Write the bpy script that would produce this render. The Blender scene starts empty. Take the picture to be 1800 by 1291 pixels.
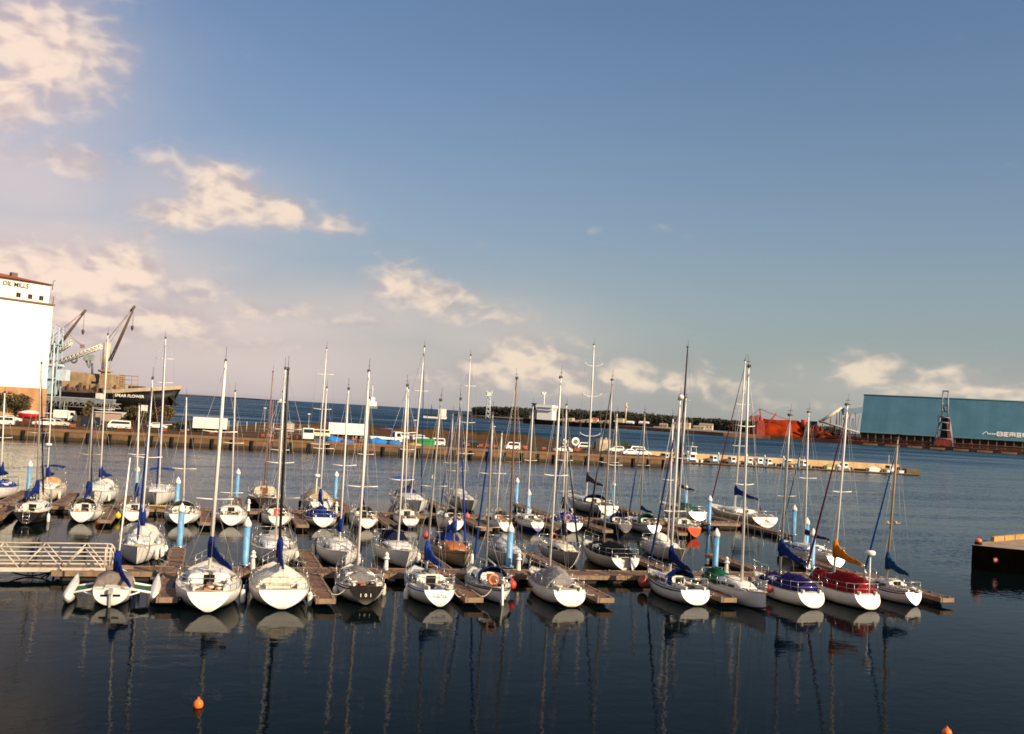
import bpy, bmesh, math, random
from mathutils import Vector, Matrix
R = math.radians
rnd = random.Random(11)
scn = bpy.context.scene
COL = scn.collection
PI = math.pi

# ------------------------------------------------------------------ node helpers
class NT:
    def __init__(s, tree): s.t = tree; s.n = tree.nodes; s.l = tree.links
    def new(s, typ, **kw):
        n = s.n.new(typ)
        for k, v in kw.items(): setattr(n, k, v)
        return n
    def put(s, sock, v):
        if isinstance(v, bpy.types.NodeSocket): s.l.new(v, sock)
        elif v is not None: sock.default_value = v
    def m(s, op, a, b=None, c=None, clamp=False):
        n = s.new('ShaderNodeMath', operation=op); n.use_clamp = clamp
        s.put(n.inputs[0], a)
        if b is not None: s.put(n.inputs[1], b)
        if c is not None: s.put(n.inputs[2], c)
        return n.outputs[0]
    def vm(s, op, a, b=None):
        n = s.new('ShaderNodeVectorMath', operation=op)
        s.put(n.inputs[0], a)
        if b is not None: s.put(n.inputs[1], b)
        return n.outputs['Value'] if op in ('DOT_PRODUCT', 'LENGTH') else n.outputs[0]
    def noise(s, vec, scale, detail=3, rough=.55, dist=0.):
        n = s.new('ShaderNodeTexNoise')
        s.put(n.inputs['Vector'], vec); n.inputs['Scale'].default_value = scale
        n.inputs['Detail'].default_value = detail; n.inputs['Roughness'].default_value = rough
        n.inputs['Distortion'].default_value = dist
        return n.outputs['Fac']
    def rng(s, v, a, b, c=0., d=1., smooth=False):
        n = s.new('ShaderNodeMapRange'); n.interpolation_type = 'SMOOTHSTEP' if smooth else 'LINEAR'
        s.put(n.inputs[0], v)
        for i, x in enumerate((a, b, c, d)): s.put(n.inputs[i + 1], x)
        return n.outputs[0]
    def mix(s, f, a, b, mode='MIX'):
        n = s.new('ShaderNodeMix', data_type='RGBA', blend_type=mode)
        s.put(n.inputs['Factor'], f)
        for k, v in ((6, a), (7, b)):
            if isinstance(v, tuple): v = (*v[:3], 1.)
            s.put(n.inputs[k], v)
        return n.outputs[2]
    def sep(s, v):
        n = s.new('ShaderNodeSeparateXYZ'); s.put(n.inputs[0], v); return n.outputs
    def comb(s, x, y, z):
        n = s.new('ShaderNodeCombineXYZ')
        for i, v in enumerate((x, y, z)): s.put(n.inputs[i], v)
        return n.outputs[0]
    def scalev(s, v, k):
        return s.vm('MULTIPLY', v, k)

_mats = {}
def begin(name):
    m = bpy.data.materials.new(name); m.use_nodes = True
    t = NT(m.node_tree); b = t.n['Principled BSDF']
    return m, t, b

def M(name, col, rough=.55, metal=0., var=.16, scale=1.5, bump=0., streak=0., coat=0., spec=None):
    """plain surface: colour that varies a little, blotches, optional vertical streaks and grain"""
    key = (name, col)
    if key in _mats: return _mats[key]
    m, t, b = begin(name)
    oc = t.new('ShaderNodeTexCoord').outputs['Object']
    f = t.noise(oc, scale, 5, .6)
    lo = tuple(c * (1 - var * 1.3) for c in col); hi = tuple(min(c * (1 + var * .8), .95) for c in col)
    c = t.mix(t.rng(f, .3, .7), lo, hi)
    if streak:
        sv = t.scalev(oc, (2.2, 2.2, .12))
        c = t.mix(t.rng(t.noise(sv, 1.6, 5, .65), .5, .78, 0, streak), c, tuple(x * .45 + y for x, y in zip(col, (.03, .018, .005))))
    t.put(b.inputs['Base Color'], c)
    t.put(b.inputs['Roughness'], t.rng(f, .2, .8, max(rough - .08, .03), min(rough + .1, 1)))
    b.inputs['Metallic'].default_value = metal
    if spec is None and max(col) < .06 and rough > .2 and not metal: spec = .14
    if spec is not None: b.inputs['Specular IOR Level'].default_value = spec
    if coat: b.inputs['Coat Weight'].default_value = coat
    if bump:
        bn = t.new('ShaderNodeBump'); bn.inputs['Distance'].default_value = bump; bn.inputs['Strength'].default_value = .6
        t.put(bn.inputs['Height'], t.noise(oc, scale * 6, 4)); t.l.new(bn.outputs[0], b.inputs['Normal'])
    _mats[key] = m
    return m

def hull_mat(col, boot=(.03, .035, .05), rough=.28, bz=.07):
    key = ('hull', col, boot, bz)
    if key in _mats: return _mats[key]
    m, t, b = begin('gelcoat')
    oc = t.new('ShaderNodeTexCoord').outputs['Object']
    z = t.sep(oc)[2]
    f = t.noise(oc, .9, 4, .6)
    c = t.mix(t.rng(f, .3, .7), tuple(x * .86 for x in col), col)
    st = t.noise(t.scalev(oc, (3., 3., .25)), 1.5, 5, .65)
    c = t.mix(t.rng(st, .56, .8, 0, .45), c, tuple(x * .5 + y for x, y in zip(col, (.04, .026, .01))))
    grime = t.rng(t.m('ADD', z, t.m('MULTIPLY', t.noise(oc, 3., 3), .12)), bz + .03, bz + .34, .62, 0)
    c = t.mix(grime, c, (.16, .13, .07))
    c = t.mix(t.rng(z, bz, bz + .015), boot, c)
    t.put(b.inputs['Base Color'], c)
    b.inputs['Roughness'].default_value = rough
    if max(col) < .1: b.inputs['Specular IOR Level'].default_value = .12
    if max(col) - min(col) > .3: b.inputs['Specular IOR Level'].default_value = .08; b.inputs['Roughness'].default_value = .6
    bn = t.new('ShaderNodeBump'); bn.inputs['Distance'].default_value = .02; bn.inputs['Strength'].default_value = .25
    t.put(bn.inputs['Height'], t.noise(oc, 1.3, 2)); t.l.new(bn.outputs[0], b.inputs['Normal'])
    _mats[key] = m
    return m

def cloth(name, col, rough=.85):
    key = ('cloth', col)
    if key in _mats: return _mats[key]
    m, t, b = begin(name)
    oc = t.new('ShaderNodeTexCoord').outputs['Object']
    f = t.noise(oc, 2.2, 5, .65)
    c = t.mix(t.rng(f, .3, .72), tuple(x * .62 for x in col), tuple(min(x * 1.18 + .004, .9) for x in col))
    t.put(b.inputs['Base Color'], c)
    b.inputs['Roughness'].default_value = rough
    b.inputs['Specular IOR Level'].default_value = .12
    bn = t.new('ShaderNodeBump'); bn.inputs['Distance'].default_value = .09; bn.inputs['Strength'].default_value = .8
    t.put(bn.inputs['Height'], t.noise(t.scalev(oc, (1.2, 1.2, .7)), 3.2, 3, .5, .8)); t.l.new(bn.outputs[0], b.inputs['Normal'])
    _mats[key] = m
    return m

def planks(name, col, w=.15, axis=0, rough=.8):
    key = ('planks', name, col, w, axis)
    if key in _mats: return _mats[key]
    m, t, b = begin(name)
    oc = t.new('ShaderNodeTexCoord').outputs['Object']
    x = t.m('DIVIDE', t.sep(oc)[axis], w)
    idx = t.m('FLOOR', x)
    wn = t.new('ShaderNodeTexWhiteNoise', noise_dimensions='1D'); t.put(wn.inputs['W'], idx)
    fr = t.m('FRACT', x)
    c = t.mix(wn.outputs['Value'], tuple(v * .6 for v in col), tuple(v * 1.3 for v in col))
    c = t.mix(t.rng(t.noise(oc, .8, 4), .35, .7, 0, .5), c, tuple(v * .55 for v in col))
    gap = t.m('MINIMUM', fr, t.m('SUBTRACT', 1., fr))
    c = t.mix(t.rng(gap, .03, .09, .75, 0), c, tuple(v * .2 for v in col))
    t.put(b.inputs['Base Color'], c); b.inputs['Roughness'].default_value = rough
    _mats[key] = m
    return m

def glass(col=(.012, .016, .02)):
    return M('dark_glass', col, .08, 0, .1)

# ------------------------------------------------------------------ mesh builder
class MB:
    def __init__(s): s.v = []; s.f = []; s.mi = []; s.sm = []
    def add(s, vs, fs, mi=0, sm=False):
        o = len(s.v); s.v += [tuple(v) for v in vs]
        for f in fs: s.f.append(tuple(i + o for i in f)); s.mi.append(mi); s.sm.append(sm)
    def box(s, x0, x1, y0, y1, z0, z1, mi=0, taper=0.):
        cx, cy = (x0 + x1) / 2, (y0 + y1) / 2; k = 1 - taper
        vs = [(x, y, z0) for x, y in ((x0, y0), (x1, y0), (x1, y1), (x0, y1))]
        vs += [(cx + (x - cx) * k, cy + (y - cy) * k, z1) for x, y in ((x0, y0), (x1, y0), (x1, y1), (x0, y1))]
        s.add(vs, [(3, 2, 1, 0), (4, 5, 6, 7), (0, 1, 5, 4), (1, 2, 6, 5), (2, 3, 7, 6), (3, 0, 4, 7)], mi)
    def tube(s, pts, r, n=6, mi=0, cap=True, flat=(1, 1)):
        pts = [Vector(p) for p in pts]
        rs = r if isinstance(r, (list, tuple)) else [r] * len(pts)
        d0 = (pts[-1] - pts[0]); ref = Vector((0, 0, 1)) if abs(d0.normalized().z if d0.length else 0) < .8 else Vector((1, 0, 0))
        rings = []
        for i, p in enumerate(pts):
            d = (pts[min(i + 1, len(pts) - 1)] - pts[max(i - 1, 0)])
            if d.length < 1e-9: d = Vector((0, 0, 1))
            d.normalize(); a = d.cross(ref)
            if a.length < 1e-6: a = d.cross(Vector((0, 1, 0)))
            a.normalize(); b = a.cross(d)
            rings.append([p + (a * math.cos(2 * PI * k / n) * flat[0] + b * math.sin(2 * PI * k / n) * flat[1]) * rs[i] for k in range(n)])
        s.loft(rings, mi, True, closed=True, cap=cap)
    def loft(s, rings, mi=0, sm=True, closed=True, cap=True, mirow=None):
        n = len(rings[0]); o = len(s.v)
        for rg in rings: s.v += [tuple(p) for p in rg]
        for i in range(len(rings) - 1):
            for k in range(n if closed else n - 1):
                a = o + i * n + k; b = o + i * n + (k + 1) % n
                s.f.append((a, b, b + n, a + n)); s.mi.append(mirow[k] if mirow else mi); s.sm.append(sm)
        if cap:
            s.f.append(tuple(o + k for k in reversed(range(n)))); s.mi.append(mi); s.sm.append(False)
            e = o + (len(rings) - 1) * n
            s.f.append(tuple(e + k for k in range(n))); s.mi.append(mi); s.sm.append(False)
    def lathe(s, prof, n=12, c=(0, 0, 0), mi=0):
        s.loft([[(c[0] + r * math.cos(2 * PI * k / n), c[1] + r * math.sin(2 * PI * k / n), c[2] + z) for k in range(n)] for r, z in prof], mi)
    def ball(s, c, r, n=10, sq=(1, 1, 1), mi=0):
        prof = [(max(math.sin(PI * i / 7), .02) * r, -math.cos(PI * i / 7) * r * sq[2]) for i in range(8)]
        s.loft([[(c[0] + q * sq[0] * math.cos(2 * PI * k / n), c[1] + q * sq[1] * math.sin(2 * PI * k / n), c[2] + z) for k in range(n)] for q, z in prof], mi)
    def torus(s, c, R0, r, ax='z', n=14, m=6, mi=0):
        rings = []
        for i in range(n + 1):
            a = 2 * PI * i / n; rg = []
            for k in range(m):
                b = 2 * PI * k / m; q = R0 + r * math.cos(b); h = r * math.sin(b)
                p = {'z': (q * math.cos(a), q * math.sin(a), h), 'x': (h, q * math.cos(a), q * math.sin(a)), 'y': (q * math.cos(a), h, q * math.sin(a))}[ax]
                rg.append((c[0] + p[0], c[1] + p[1], c[2] + p[2]))
            rings.append(rg)
        s.loft(rings, mi, cap=False)
    def prism(s, poly, y0, y1, mi=0):
        """side profile (x,z) extruded along y"""
        n = len(poly)
        s.add([(x, y0, z) for x, z in poly] + [(x, y1, z) for x, z in poly],
              [tuple(range(n)), tuple(range(2 * n - 1, n - 1, -1))] + [(i, i + n, (i + 1) % n + n, (i + 1) % n) for i in range(n)], mi)
    def build(s, name, mats, parent=None, loc=None, rz=0.):
        me = bpy.data.meshes.new(name)
        me.from_pydata(s.v, [], s.f)
        if not isinstance(mats, (list, tuple)): mats = [mats]
        for m in mats: me.materials.append(m)
        me.polygons.foreach_set('material_index', s.mi); me.polygons.foreach_set('use_smooth', s.sm)
        bm = bmesh.new(); bm.from_mesh(me); bmesh.ops.recalc_face_normals(bm, faces=bm.faces); bm.to_mesh(me); bm.free()
        me.update()
        o = bpy.data.objects.new(name, me); COL.objects.link(o)
        if parent is not None: o.parent = parent
        if loc is not None: o.location = loc
        if rz: o.rotation_euler.z = rz
        return o

def tag(o, label, cat, group=None, kind=None):
    if label: o['label'] = label
    if cat: o['category'] = cat
    if group: o['group'] = group
    if kind: o['kind'] = kind
    return o
def thing(name, label, cat, loc=(0, 0, 0), rz=0., group=None):
    o = bpy.data.objects.new(name, None); COL.objects.link(o)
    o.empty_display_size = .3; o.location = loc; o.rotation_euler.z = rz
    return tag(o, label, cat, group)
def structure(name, mb, m, **k):
    o = mb.build(name, m, **k); o['kind'] = 'structure'; return o
def copy_tree(o, parent=None):
    c = o.copy(); COL.objects.link(c)
    if parent: c.parent = parent
    for ch in list(o.children): copy_tree(ch, c)
    return c
def text_mesh(txt, size, thick, name, mat, parent, mtx):
    cu = bpy.data.curves.new(name, 'FONT'); cu.body = txt; cu.size = size; cu.extrude = thick; cu.align_x = 'CENTER'; cu.resolution_u = 3; cu.offset = size * .012
    ob = bpy.data.objects.new(name, cu); COL.objects.link(ob)
    dg = bpy.context.evaluated_depsgraph_get(); dg.update()
    me = bpy.data.meshes.new_from_object(ob.evaluated_get(dg))
    bpy.data.objects.remove(ob); bpy.data.curves.remove(cu)
    me.materials.clear(); me.materials.append(mat); me.transform(mtx)
    o = bpy.data.objects.new(name, me); COL.objects.link(o); o.parent = parent
    return o

# marina frame: s runs along the walkways, t away from the camera
A17 = R(17.); UX = (math.cos(A17), math.sin(A17)); VX = (-math.sin(A17), math.cos(A17))
def W(s, t, z=0.): return (s * UX[0] + t * VX[0], 62.9 + s * UX[1] + t * VX[1], z)

# ------------------------------------------------------------------ palette
WHITE = (.80, .775, .71); CREAM = (.74, .66, .50)
BLUE = (.004, .020, .150); NAVY = (.006, .010, .036); SKYB = (.03, .16, .52); TEALB = (.008, .05, .15)
M_white = M('white_paint', WHITE, .4, streak=.25)
M_alu = M('mast_alloy', (.84, .81, .74), .4, 0., .06)
M_alu2 = M('grey_alloy', (.46, .43, .38), .4, .3, .1)
M_blackm = M('black_mast', (.028, .022, .02), .4)
M_tan = M('tan_mast', (.42, .30, .17), .45)
M_redbr = M('brown_mast', (.26, .14, .10), .45)
M_steel = M('stainless', (.62, .60, .56), .25, .75, .06)
M_wire = M('rigging_wire', (.40, .38, .35), .4, .4, .05)
M_rope = M('rope', (.60, .53, .42), .9)
M_deck = M('deck_gelcoat', (.76, .72, .63), .6, var=.2, streak=0)
M_teak = planks('teak', (.26, .14, .075), .06, 1)
M_dark = M('dark_hatch', (.018, .016, .015), .3)
M_wood = M('varnished_wood', (.25, .085, .03), .3, var=.3, scale=4)
M_glass = glass()
M_orange = M('orange_plastic', (.85, .17, .02), .4, var=.1)
M_red = M('red_plastic', (.62, .05, .03), .4, var=.12)
M_yel = M('yellow_plastic', (.80, .52, .02), .45, var=.1)
M_rubber = M('black_rubber', (.015, .014, .013), .7)
M_bag = M('bag_cloth', (.55, .47, .36), .9, var=.3, scale=4, bump=.03)
M_navyc = M('navy_bag', (.02, .03, .10), .9); M_creamb = M('cream_box', (.66, .58, .44), .6); M_orangeb = M('orange_box', (.55, .17, .05), .6)
M_brn = M('brown_gear', (.20, .10, .05), .8, var=.35, scale=4)

# ------------------------------------------------------------------ sailing yacht
def lerp(a, b, f): return a + (b - a) * f
class Hull:
    def __init__(s, L, B, F0, ws, canoe=False, plumb=False, rake=.32, pst=1.75, qst=.74):
        s.pst, s.qst = pst, qst
        s.L, s.B, s.F0, s.ws, s.canoe, s.plumb, s.rake = L, B, F0, ws, canoe, plumb, rake
    def hb(s, f):
        ws = .06 if s.canoe else s.ws
        if f < .42:
            k = f / .42
            return s.B / 2 * (ws + (1 - ws) * (math.sin(PI / 2 * k) ** (.62 if s.canoe else .9)))
        k = (f - .42) / .58
        return s.B / 2 * max(max(1 - k ** 2.15, 0.) ** .88, .018)
    def zs(s, f):
        return s.F0 * (1 + .10 * max(0, 1 - f / .4) ** 2 + .36 * max(0, (f - .4) / .6) ** 1.7)
    def zk(s, f):
        a = (.03 if not s.canoe else -.25) if f <= 0 else 0
        base = -.38 * math.sin(PI * min(max((f + .02) / 1.02, 0), 1)) ** .6
        if f < .25 and not s.canoe: base = lerp(.04, base, (f / .25) ** .8)
        return base
    def pt(s, f, u, side):
        """u 0 at the deck edge, 1 at the keel"""
        zs, zk, b = s.zs(f), s.zk(f), s.hb(f)
        p = lerp(s.pst, 3.0, f / .4) if f < .4 else lerp(3.1, 1.25, (f - .4) / .6)
        q = lerp(s.qst, .62, f / .4) if f < .4 else .62 if f < .7 else lerp(.62, .85, (f - .7) / .3)
        z = zs + (zk - zs) * u
        y = b * max(1 - u ** p, 0) ** q
        x = f * s.L
        hfrac = (z - zk) / max(zs - zk, .1)
        if not s.canoe: x += s.rake * hfrac * max(0, 1 - f / .18)
        else: x += -.25 * hfrac * max(0, 1 - f / .15) + .25
        if not s.plumb: x -= .085 * s.L * (1 - hfrac) * max(0, (f - .72) / .28) ** 2.2
        return Vector((x, side * y, z))
    def deck(s, f, y):
        x = f * s.L + (s.rake * max(0, 1 - f / .18) if not s.canoe else 0)
        return Vector((x, y, s.zs(f) + .05 * (1 - (y / max(s.hb(f), .05)) ** 2)))

FS = [0, .03, .07, .12, .2, .28, .36, .42, .5, .58, .66, .74, .81, .87, .92, .96, .985, 1.]
US = [0, .06, .15, .21, .35, .5, .62, .73, .82, .9, .96, 1.]

def sail_cover(mb, x0, z0, yb, Lb, h=.98, w=.15, droop=.25, stand=.15, mi=0):
    """stowed sail under its cover: tall at the mast, thin at the boom end"""
    rings = []
    for i in range(17):
        f = i / 16; tie = .80 if i % 4 == 3 else 1.; hh = lerp(h, .20, f ** .55) * (.5 + .5 * tie) * (1 + .06 * math.sin(i * 2.3 + x0)); ww = w * (1 - .45 * f) * tie * (1 + .12 * math.sin(i * 1.7 + x0 * 3))
        zc = z0 - droop * f + .04 * math.sin(f * 9)
        xx = x0 - Lb * f; yy = yb * f
        rings.append([(xx, yy + ww * math.sin(a) * (1 if math.cos(a) < .3 else .65), zc + hh * (.42 + .5 * math.cos(a)) - .05) for a in [2 * PI * k / 10 for k in range(10)]])
    mb.loft(rings, mi)
    if stand:
        mb.tube([(x0 + .06, 0, z0 - .15), (x0 + .05, 0, z0 + h * .6), (x0 + .04, 0, z0 + h * .85 + stand)], [.17, .19, .11], 8, mi)

def yacht(label, s, t, d, L, B, m, ZT, lean, hull=WHITE, boot=(.03, .035, .05), stripe=None, low_stripe=None, transom=None, F0=None, ws=.66,
          canoe=False, plumb=False, rake=.32, mast=M_alu, mr=.085, spreaders=(.5,), curved=0., cover=BLUE, swing=0., boomz=.85, boom=.40,
          jib=None, tarp=None, hood=None, bimini=None, hatch=M_dark, roof=WHITE, rails=True, radar=None, pole=0, dome=False, lifebuoy=False,
          rudder=False, ladder=False, gear=4, flag=None, stand=.12, ketch=None, deckm=None, cabin=1., pst=1.75, qst=.74, bz=.07, open_transom=False, notch=False, lights=False, wires=True, name='sailing_yacht', group='yachts moored in the marina'):
    rz = A17 + PI / 2 if d == 'S' else A17 - PI / 2
    root = thing(name, label, 'yacht', W(s, t), rz, group)
    F0 = F0 or (.52 + .040 * L)
    h = Hull(L, B, F0, ws, canoe, plumb, rake, pst, qst)
    hm = hull_mat(hull, boot, .28, bz)
    sm = M('sheer_stripe', stripe, .35) if stripe else hm
    lm = M('low_stripe', low_stripe, .35) if low_stripe else hm
    tm = hull_mat(transom, boot) if transom else hm
    # hull
    b = MB()
    nU = len(US)
    rings = []
    for f in FS:
        rings.append([h.pt(f, u, 1) for u in US[:-1]] + [h.pt(f, 1., 0)] + [h.pt(f, u, -1) for u in reversed(US[:-1])])
    # ring order: port edge -> keel -> starboard edge
    row = [0] * (2 * nU - 2)
    for k in range(nU - 1):
        v = 1 if (stripe and k == 1) else 2 if (low_stripe and k == 7) else 0
        row[k] = v; row[2 * nU - 3 - k] = v
    b.loft(rings, 0, True, closed=False, cap=False, mirow=row)
    tr = rings[0]
    if notch:   # open stern: two bright quarters with a gap in the middle
        nt = len(tr); mid = nt // 2
        for a0, a1 in ((0, mid - 2), (mid + 2, nt - 1)):
            vs = [tr[i] for i in range(a0, a1 + 1)]
            inner = [Vector((p.x, math.copysign(max(abs(p.y) * .0 + B * .13, .1), p.y), p.z)) for p in vs]
            b.add(vs + inner, [(i, i + 1, i + 1 + len(vs), i + len(vs)) for i in range(len(vs) - 1)], 3)
        b.add([(tr[0].x, B * .13, tr[0].z * .28), (tr[0].x, -B * .13, tr[0].z * .28), (tr[0].x, -B * .13, .02), (tr[0].x, B * .13, .02)], [(0, 1, 2, 3)], 3)
    else:
        b.add(tr, [tuple(range(len(tr)))], 3)
    b.build('hull', [hm, sm, lm, tm], root)
    # deck with a sunk cockpit
    b = MB(); cf0, cf1 = (.05, .36) if not canoe else (.12, .38)
    fs = sorted(set([f for f in FS] + [cf0, cf1])); wc = lambda f: min(h.hb(f) * .62, B * .27)
    P = lambda f, y, dz=0: h.deck(f, y) + Vector((0, 0, dz))
    for a, c in zip(fs[:-1], fs[1:]):
        for sg in (-1, 1):
            b.add([P(a, sg * h.hb(a) * .999), P(c, sg * h.hb(c) * .999), P(c, sg * wc(c)), P(a, sg * wc(a))], [(0, 1, 2, 3)], 0)
        if cf0 <= a and c <= cf1:
            for sg in (-1, 1):
                y1, y2 = wc(a) * sg, wc(c) * sg
                b.add([P(a, y1), P(c, y2), P(c, y2, -.34), P(a, y1, -.34)], [(0, 1, 2, 3)], 0)
                b.add([P(a, y1, -.34), P(c, y2, -.34), P(c, y2 * .45, -.34), P(a, y1 * .45, -.34)], [(0, 1, 2, 3)], 1)
                b.add([P(a, y1 * .45, -.34), P(c, y2 * .45, -.34), P(c, y2 * .45, -.7), P(a, y1 * .45, -.7)], [(0, 1, 2, 3)], 0)
                # coaming
                b.box(a * L + (rake if a < .1 else 0) * 0, c * L, min(y1, y1 * 1.0) - .05, max(y1, y1) + .05, h.zs(a) + .02, h.zs(a) + .2, 0)
            b.add([P(a, -wc(a) * .45, -.7), P(c, -wc(c) * .45, -.7), P(c, wc(c) * .45, -.7), P(a, wc(a) * .45, -.7)], [(0, 1, 2, 3)], 1)
        else:
            b.add([P(a, -wc(a)), P(c, -wc(c)), P(c, wc(c)), P(a, wc(a))], [(0, 1, 2, 3)], 0)
    for f, dz in ((cf0, 0), (cf1, 0)):
        b.add([P(f, -wc(f)), P(f, wc(f)), P(f, wc(f), -.7), P(f, -wc(f), -.7)], [(0, 1, 2, 3)], 0)
    for sg in (-1, 1):   # toe rail
        b.tube([h.deck(f, sg * h.hb(f) * .985) + Vector((0, 0, .015)) for f in FS], .035, 4, 2)
    b.tube([h.deck(0, y * h.hb(0)) + Vector((.02, 0, 0)) for y in (-.97, 0, .97)], .035, 4, 2)
    b.build('deck', [deckm or M_deck, M_teak if rnd.random() < .45 else (deckm or M_deck), sm if stripe else M('toe_rail', (.45, .36, .25), .6)], root)
    # coachroof
    c0, c1 = .36, .76
    zt = h.zs(.4)
    if cabin:
        b = MB(); rings = []; hts = []
        rm = M('coachroof', roof, .5, var=.14) if roof != WHITE else M_white
        for i in range(8):
            f = lerp(c0, c1, i / 7); k = i / 7
            hh = cabin * (.50 - .16 * k) * (1 if k < .72 else max(1 - ((k - .72) / .28) ** 1.6, .02))
            wb = min(h.hb(f) * .66, B * .33); z0 = h.zs(f) - .02; x = f * L
            ring = [(x, y * wb, z0 + q * hh) for y, q in ((-1, 0), (-.95, .7), (-.82, .98), (-.4, 1.08), (.4, 1.08), (.82, .98), (.95, .7), (1, 0))]
            rings.append(ring); hts.append((x, wb, z0, hh))
        b.loft(rings, 0, True)
        x, wb, z0, hh = hts[0]
        b.box(x + .02, x + .75, -.3, .3, z0 + hh * 1.04, z0 + hh * 1.04 + .06, 1)
        x2 = (.82 * L); b.box(x2 - .25, x2 + .25, -.24, .24, h.zs(.82) + .03, h.zs(.82) + .09, 1)
        for sg in (-1, 1):
            b.tube([(lerp(c0, c1, q) * L, sg * wb * .6, z0 + hh * (1.12 - .2 * q) + .05) for q in (.15, .35, .55)], .022, 5, 1)
        cr = b.build('coachroof', [rm, M('deck_fitting', (.5, .44, .36), .5)], root)
        for sg in (-1, 1):
            for i0 in (1, 3):
                b = MB(); vs = []
                for i, e in ((i0, .15), (i0 + 1, .85)):
                    xa, wa, za, ha = hts[i]; xb, wb2, zb, hb2 = hts[min(i + 1, 7)]
                    vs.append((lerp(xa, xb, e - (1 if i != i0 else 0) * 0), wa, za, ha))
                (xa, wa, za, ha), (xb, wb2, zb, hb2) = vs
                quad = []
                for (xx, ww, zz, hx), q in (((xa, wa, za, ha), .22), ((xb, wb2, zb, hb2), .22), ((xb, wb2, zb, hb2), .62), ((xa, wa, za, ha), .62)):
                    quad.append((xx, sg * (ww * lerp(1, .95, q / .7) + .012), zz + q * hx))
                b.add(quad, [(0, 1, 2, 3)], 0)
                b.build('cabin_window', M_glass, root)
        b = MB(); x, wb, z0, hh = hts[0]
        b.box(x - .035, x - .004, -.27, .27, z0 - .42, z0 + hh * .98, 0)
        b.build('companionway', hatch, root)
        zt = z0 + hh
    # mast, boom, rigging
    mx = m * L; zb = h.zs(m) + (.38 * cabin if cabin else 0) - .05
    ly = math.tan(R(lean)) * (-1 if d == 'S' else 1)
    def mp(z, dx=0): return Vector((mx + dx - (z - zb) * .006, ly * (z - 1.6), z))
    b = MB()
    b.tube([mp(zb), mp(zb + (ZT - zb) * .75), mp(ZT)], [mr, mr * .95, mr * .62], 8, 0, flat=(.8, 1.15))
    mo = b.build('mast', mast, root)
    b = MB()
    b.tube([mp(ZT), mp(ZT + .75, -.1)], .012, 4); b.tube([mp(ZT + .02, -.35), mp(ZT + .04, .3)], .022, 4)
    b.tube([mp(ZT + .32, -.28), mp(ZT + .3, .22)], .014, 4); b.box(mx - .12, mx + .1, mp(ZT).y - .07, mp(ZT).y + .07, ZT - .05, ZT + .12)
    b.build('wind_vane', M('masthead_gear', (.06, .05, .05), .6), mo)
    if dome:
        b = MB(); b.ball(mp(ZT + .12, -.1), .19, 12); b.build('masthead_dome', M_white, mo)
    tips = []
    for q in spreaders:
        z = lerp(zb, ZT, q); w = min(1.05, B * .36) * (1 - .22 * q) * (1.25 if curved else 1)
        sp = MB()
        for sg in (-1, 1):
            c = mp(z); e = c + Vector((-.18, sg * w, .06 + curved))
            pts = [c, c + Vector((-.05, sg * w * .5, .02 + curved * .12)), e] + ([e + Vector((0, sg * .03, .16))] if curved else [])
            sp.tube(pts, .028 if not curved else .035, 5)
            if lights: sp.ball(c + Vector((-.05, sg * w * .55, .07)), .12, 8)
        tips.append((z, w)); sp.build('spreader', mast if mast is not M_blackm else M_alu2, mo)
    if wires:
        b = MB(); wr = .011
        for sg in (-1, 1):
            ch = h.deck(m - .01, sg * h.hb(m) * .92)
            for q in spreaders[-1:]:
                z = lerp(zb, ZT, q); w = tips[-1][1]
                tip = mp(z) + Vector((-.18, sg * w, .06 + curved))
                b.tube([mp(ZT - .3), tip, ch], wr, 3)
            b.tube([mp(lerp(zb, ZT, (spreaders or (.5,))[0])), h.deck(m - .05, sg * h.hb(m) * .9)], wr, 3)
        b.tube([mp(ZT - .15), h.deck(.99, 0)], wr, 3)
        b.tube([mp(ZT - .1), h.deck(.01, 0) + Vector((0, 0, .05))], wr, 3)
        b.build('rigging', M_wire, mo)
    Lb = boom * L; bz = zb + boomz
    if cover is not None:
        b = MB(); b.tube([mp(bz) + Vector((-.1, 0, 0)), (mx - Lb, swing, bz - .18)], .06, 6)
        bo = b.build('boom', M_alu2, root)
        b = MB(); sail_cover(b, mx - .12, bz + .05, swing, Lb * .97, stand=stand, **({} if stand else dict(h=.5, w=.13, droop=.12)))
        b.build('sail_cover', cloth('sail_cover', cover), bo)
    elif boom:
        b = MB(); b.tube([mp(bz) + Vector((-.1, 0, 0)), (mx - Lb, swing, bz - .15)], .055, 6); b.build('boom', M_alu2, root)
    if jib is not None:
        b = MB(); top = mp(ZT - .5); bot = h.deck(.985, 0) + Vector((0, 0, .35))
        n = 26; b.tube([bot.lerp(top, i / n) for i in range(n + 1)], [.03 if i == 0 else (.085 - .055 * i / n) for i in range(n + 1)], 7)
        if jib == 'spiral':
            if 'spiral' not in _mats:
                mm, tt, bb = begin('spiral_cloth'); z = tt.sep(tt.new('ShaderNodeTexCoord').outputs['Object'])
                ph = tt.m('FRACT', tt.m('MULTIPLY', tt.m('ADD', z[2], tt.m('MULTIPLY', z[1], 1.2)), 1.35))
                tt.put(bb.inputs['Base Color'], tt.mix(tt.m('GREATER_THAN', ph, .5), NAVY, (.5, .47, .45))); bb.inputs['Roughness'].default_value = .8
                _mats['spiral'] = mm
            jm = _mats['spiral']
        else: jm = cloth('furled_jib', jib)
        b.build('furled_jib', jm, root)
    if ketch:
        b = MB(); b.tube([(L * .2, 0, F0), (L * .19, ly * 8, ketch)], [.07, .045], 7); b.tube([(L * .195, -.6, ketch * .62), (L * .195, .6, ketch * .62)], .025, 4)
        b.build('mizzen_mast', mast, root)
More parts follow.
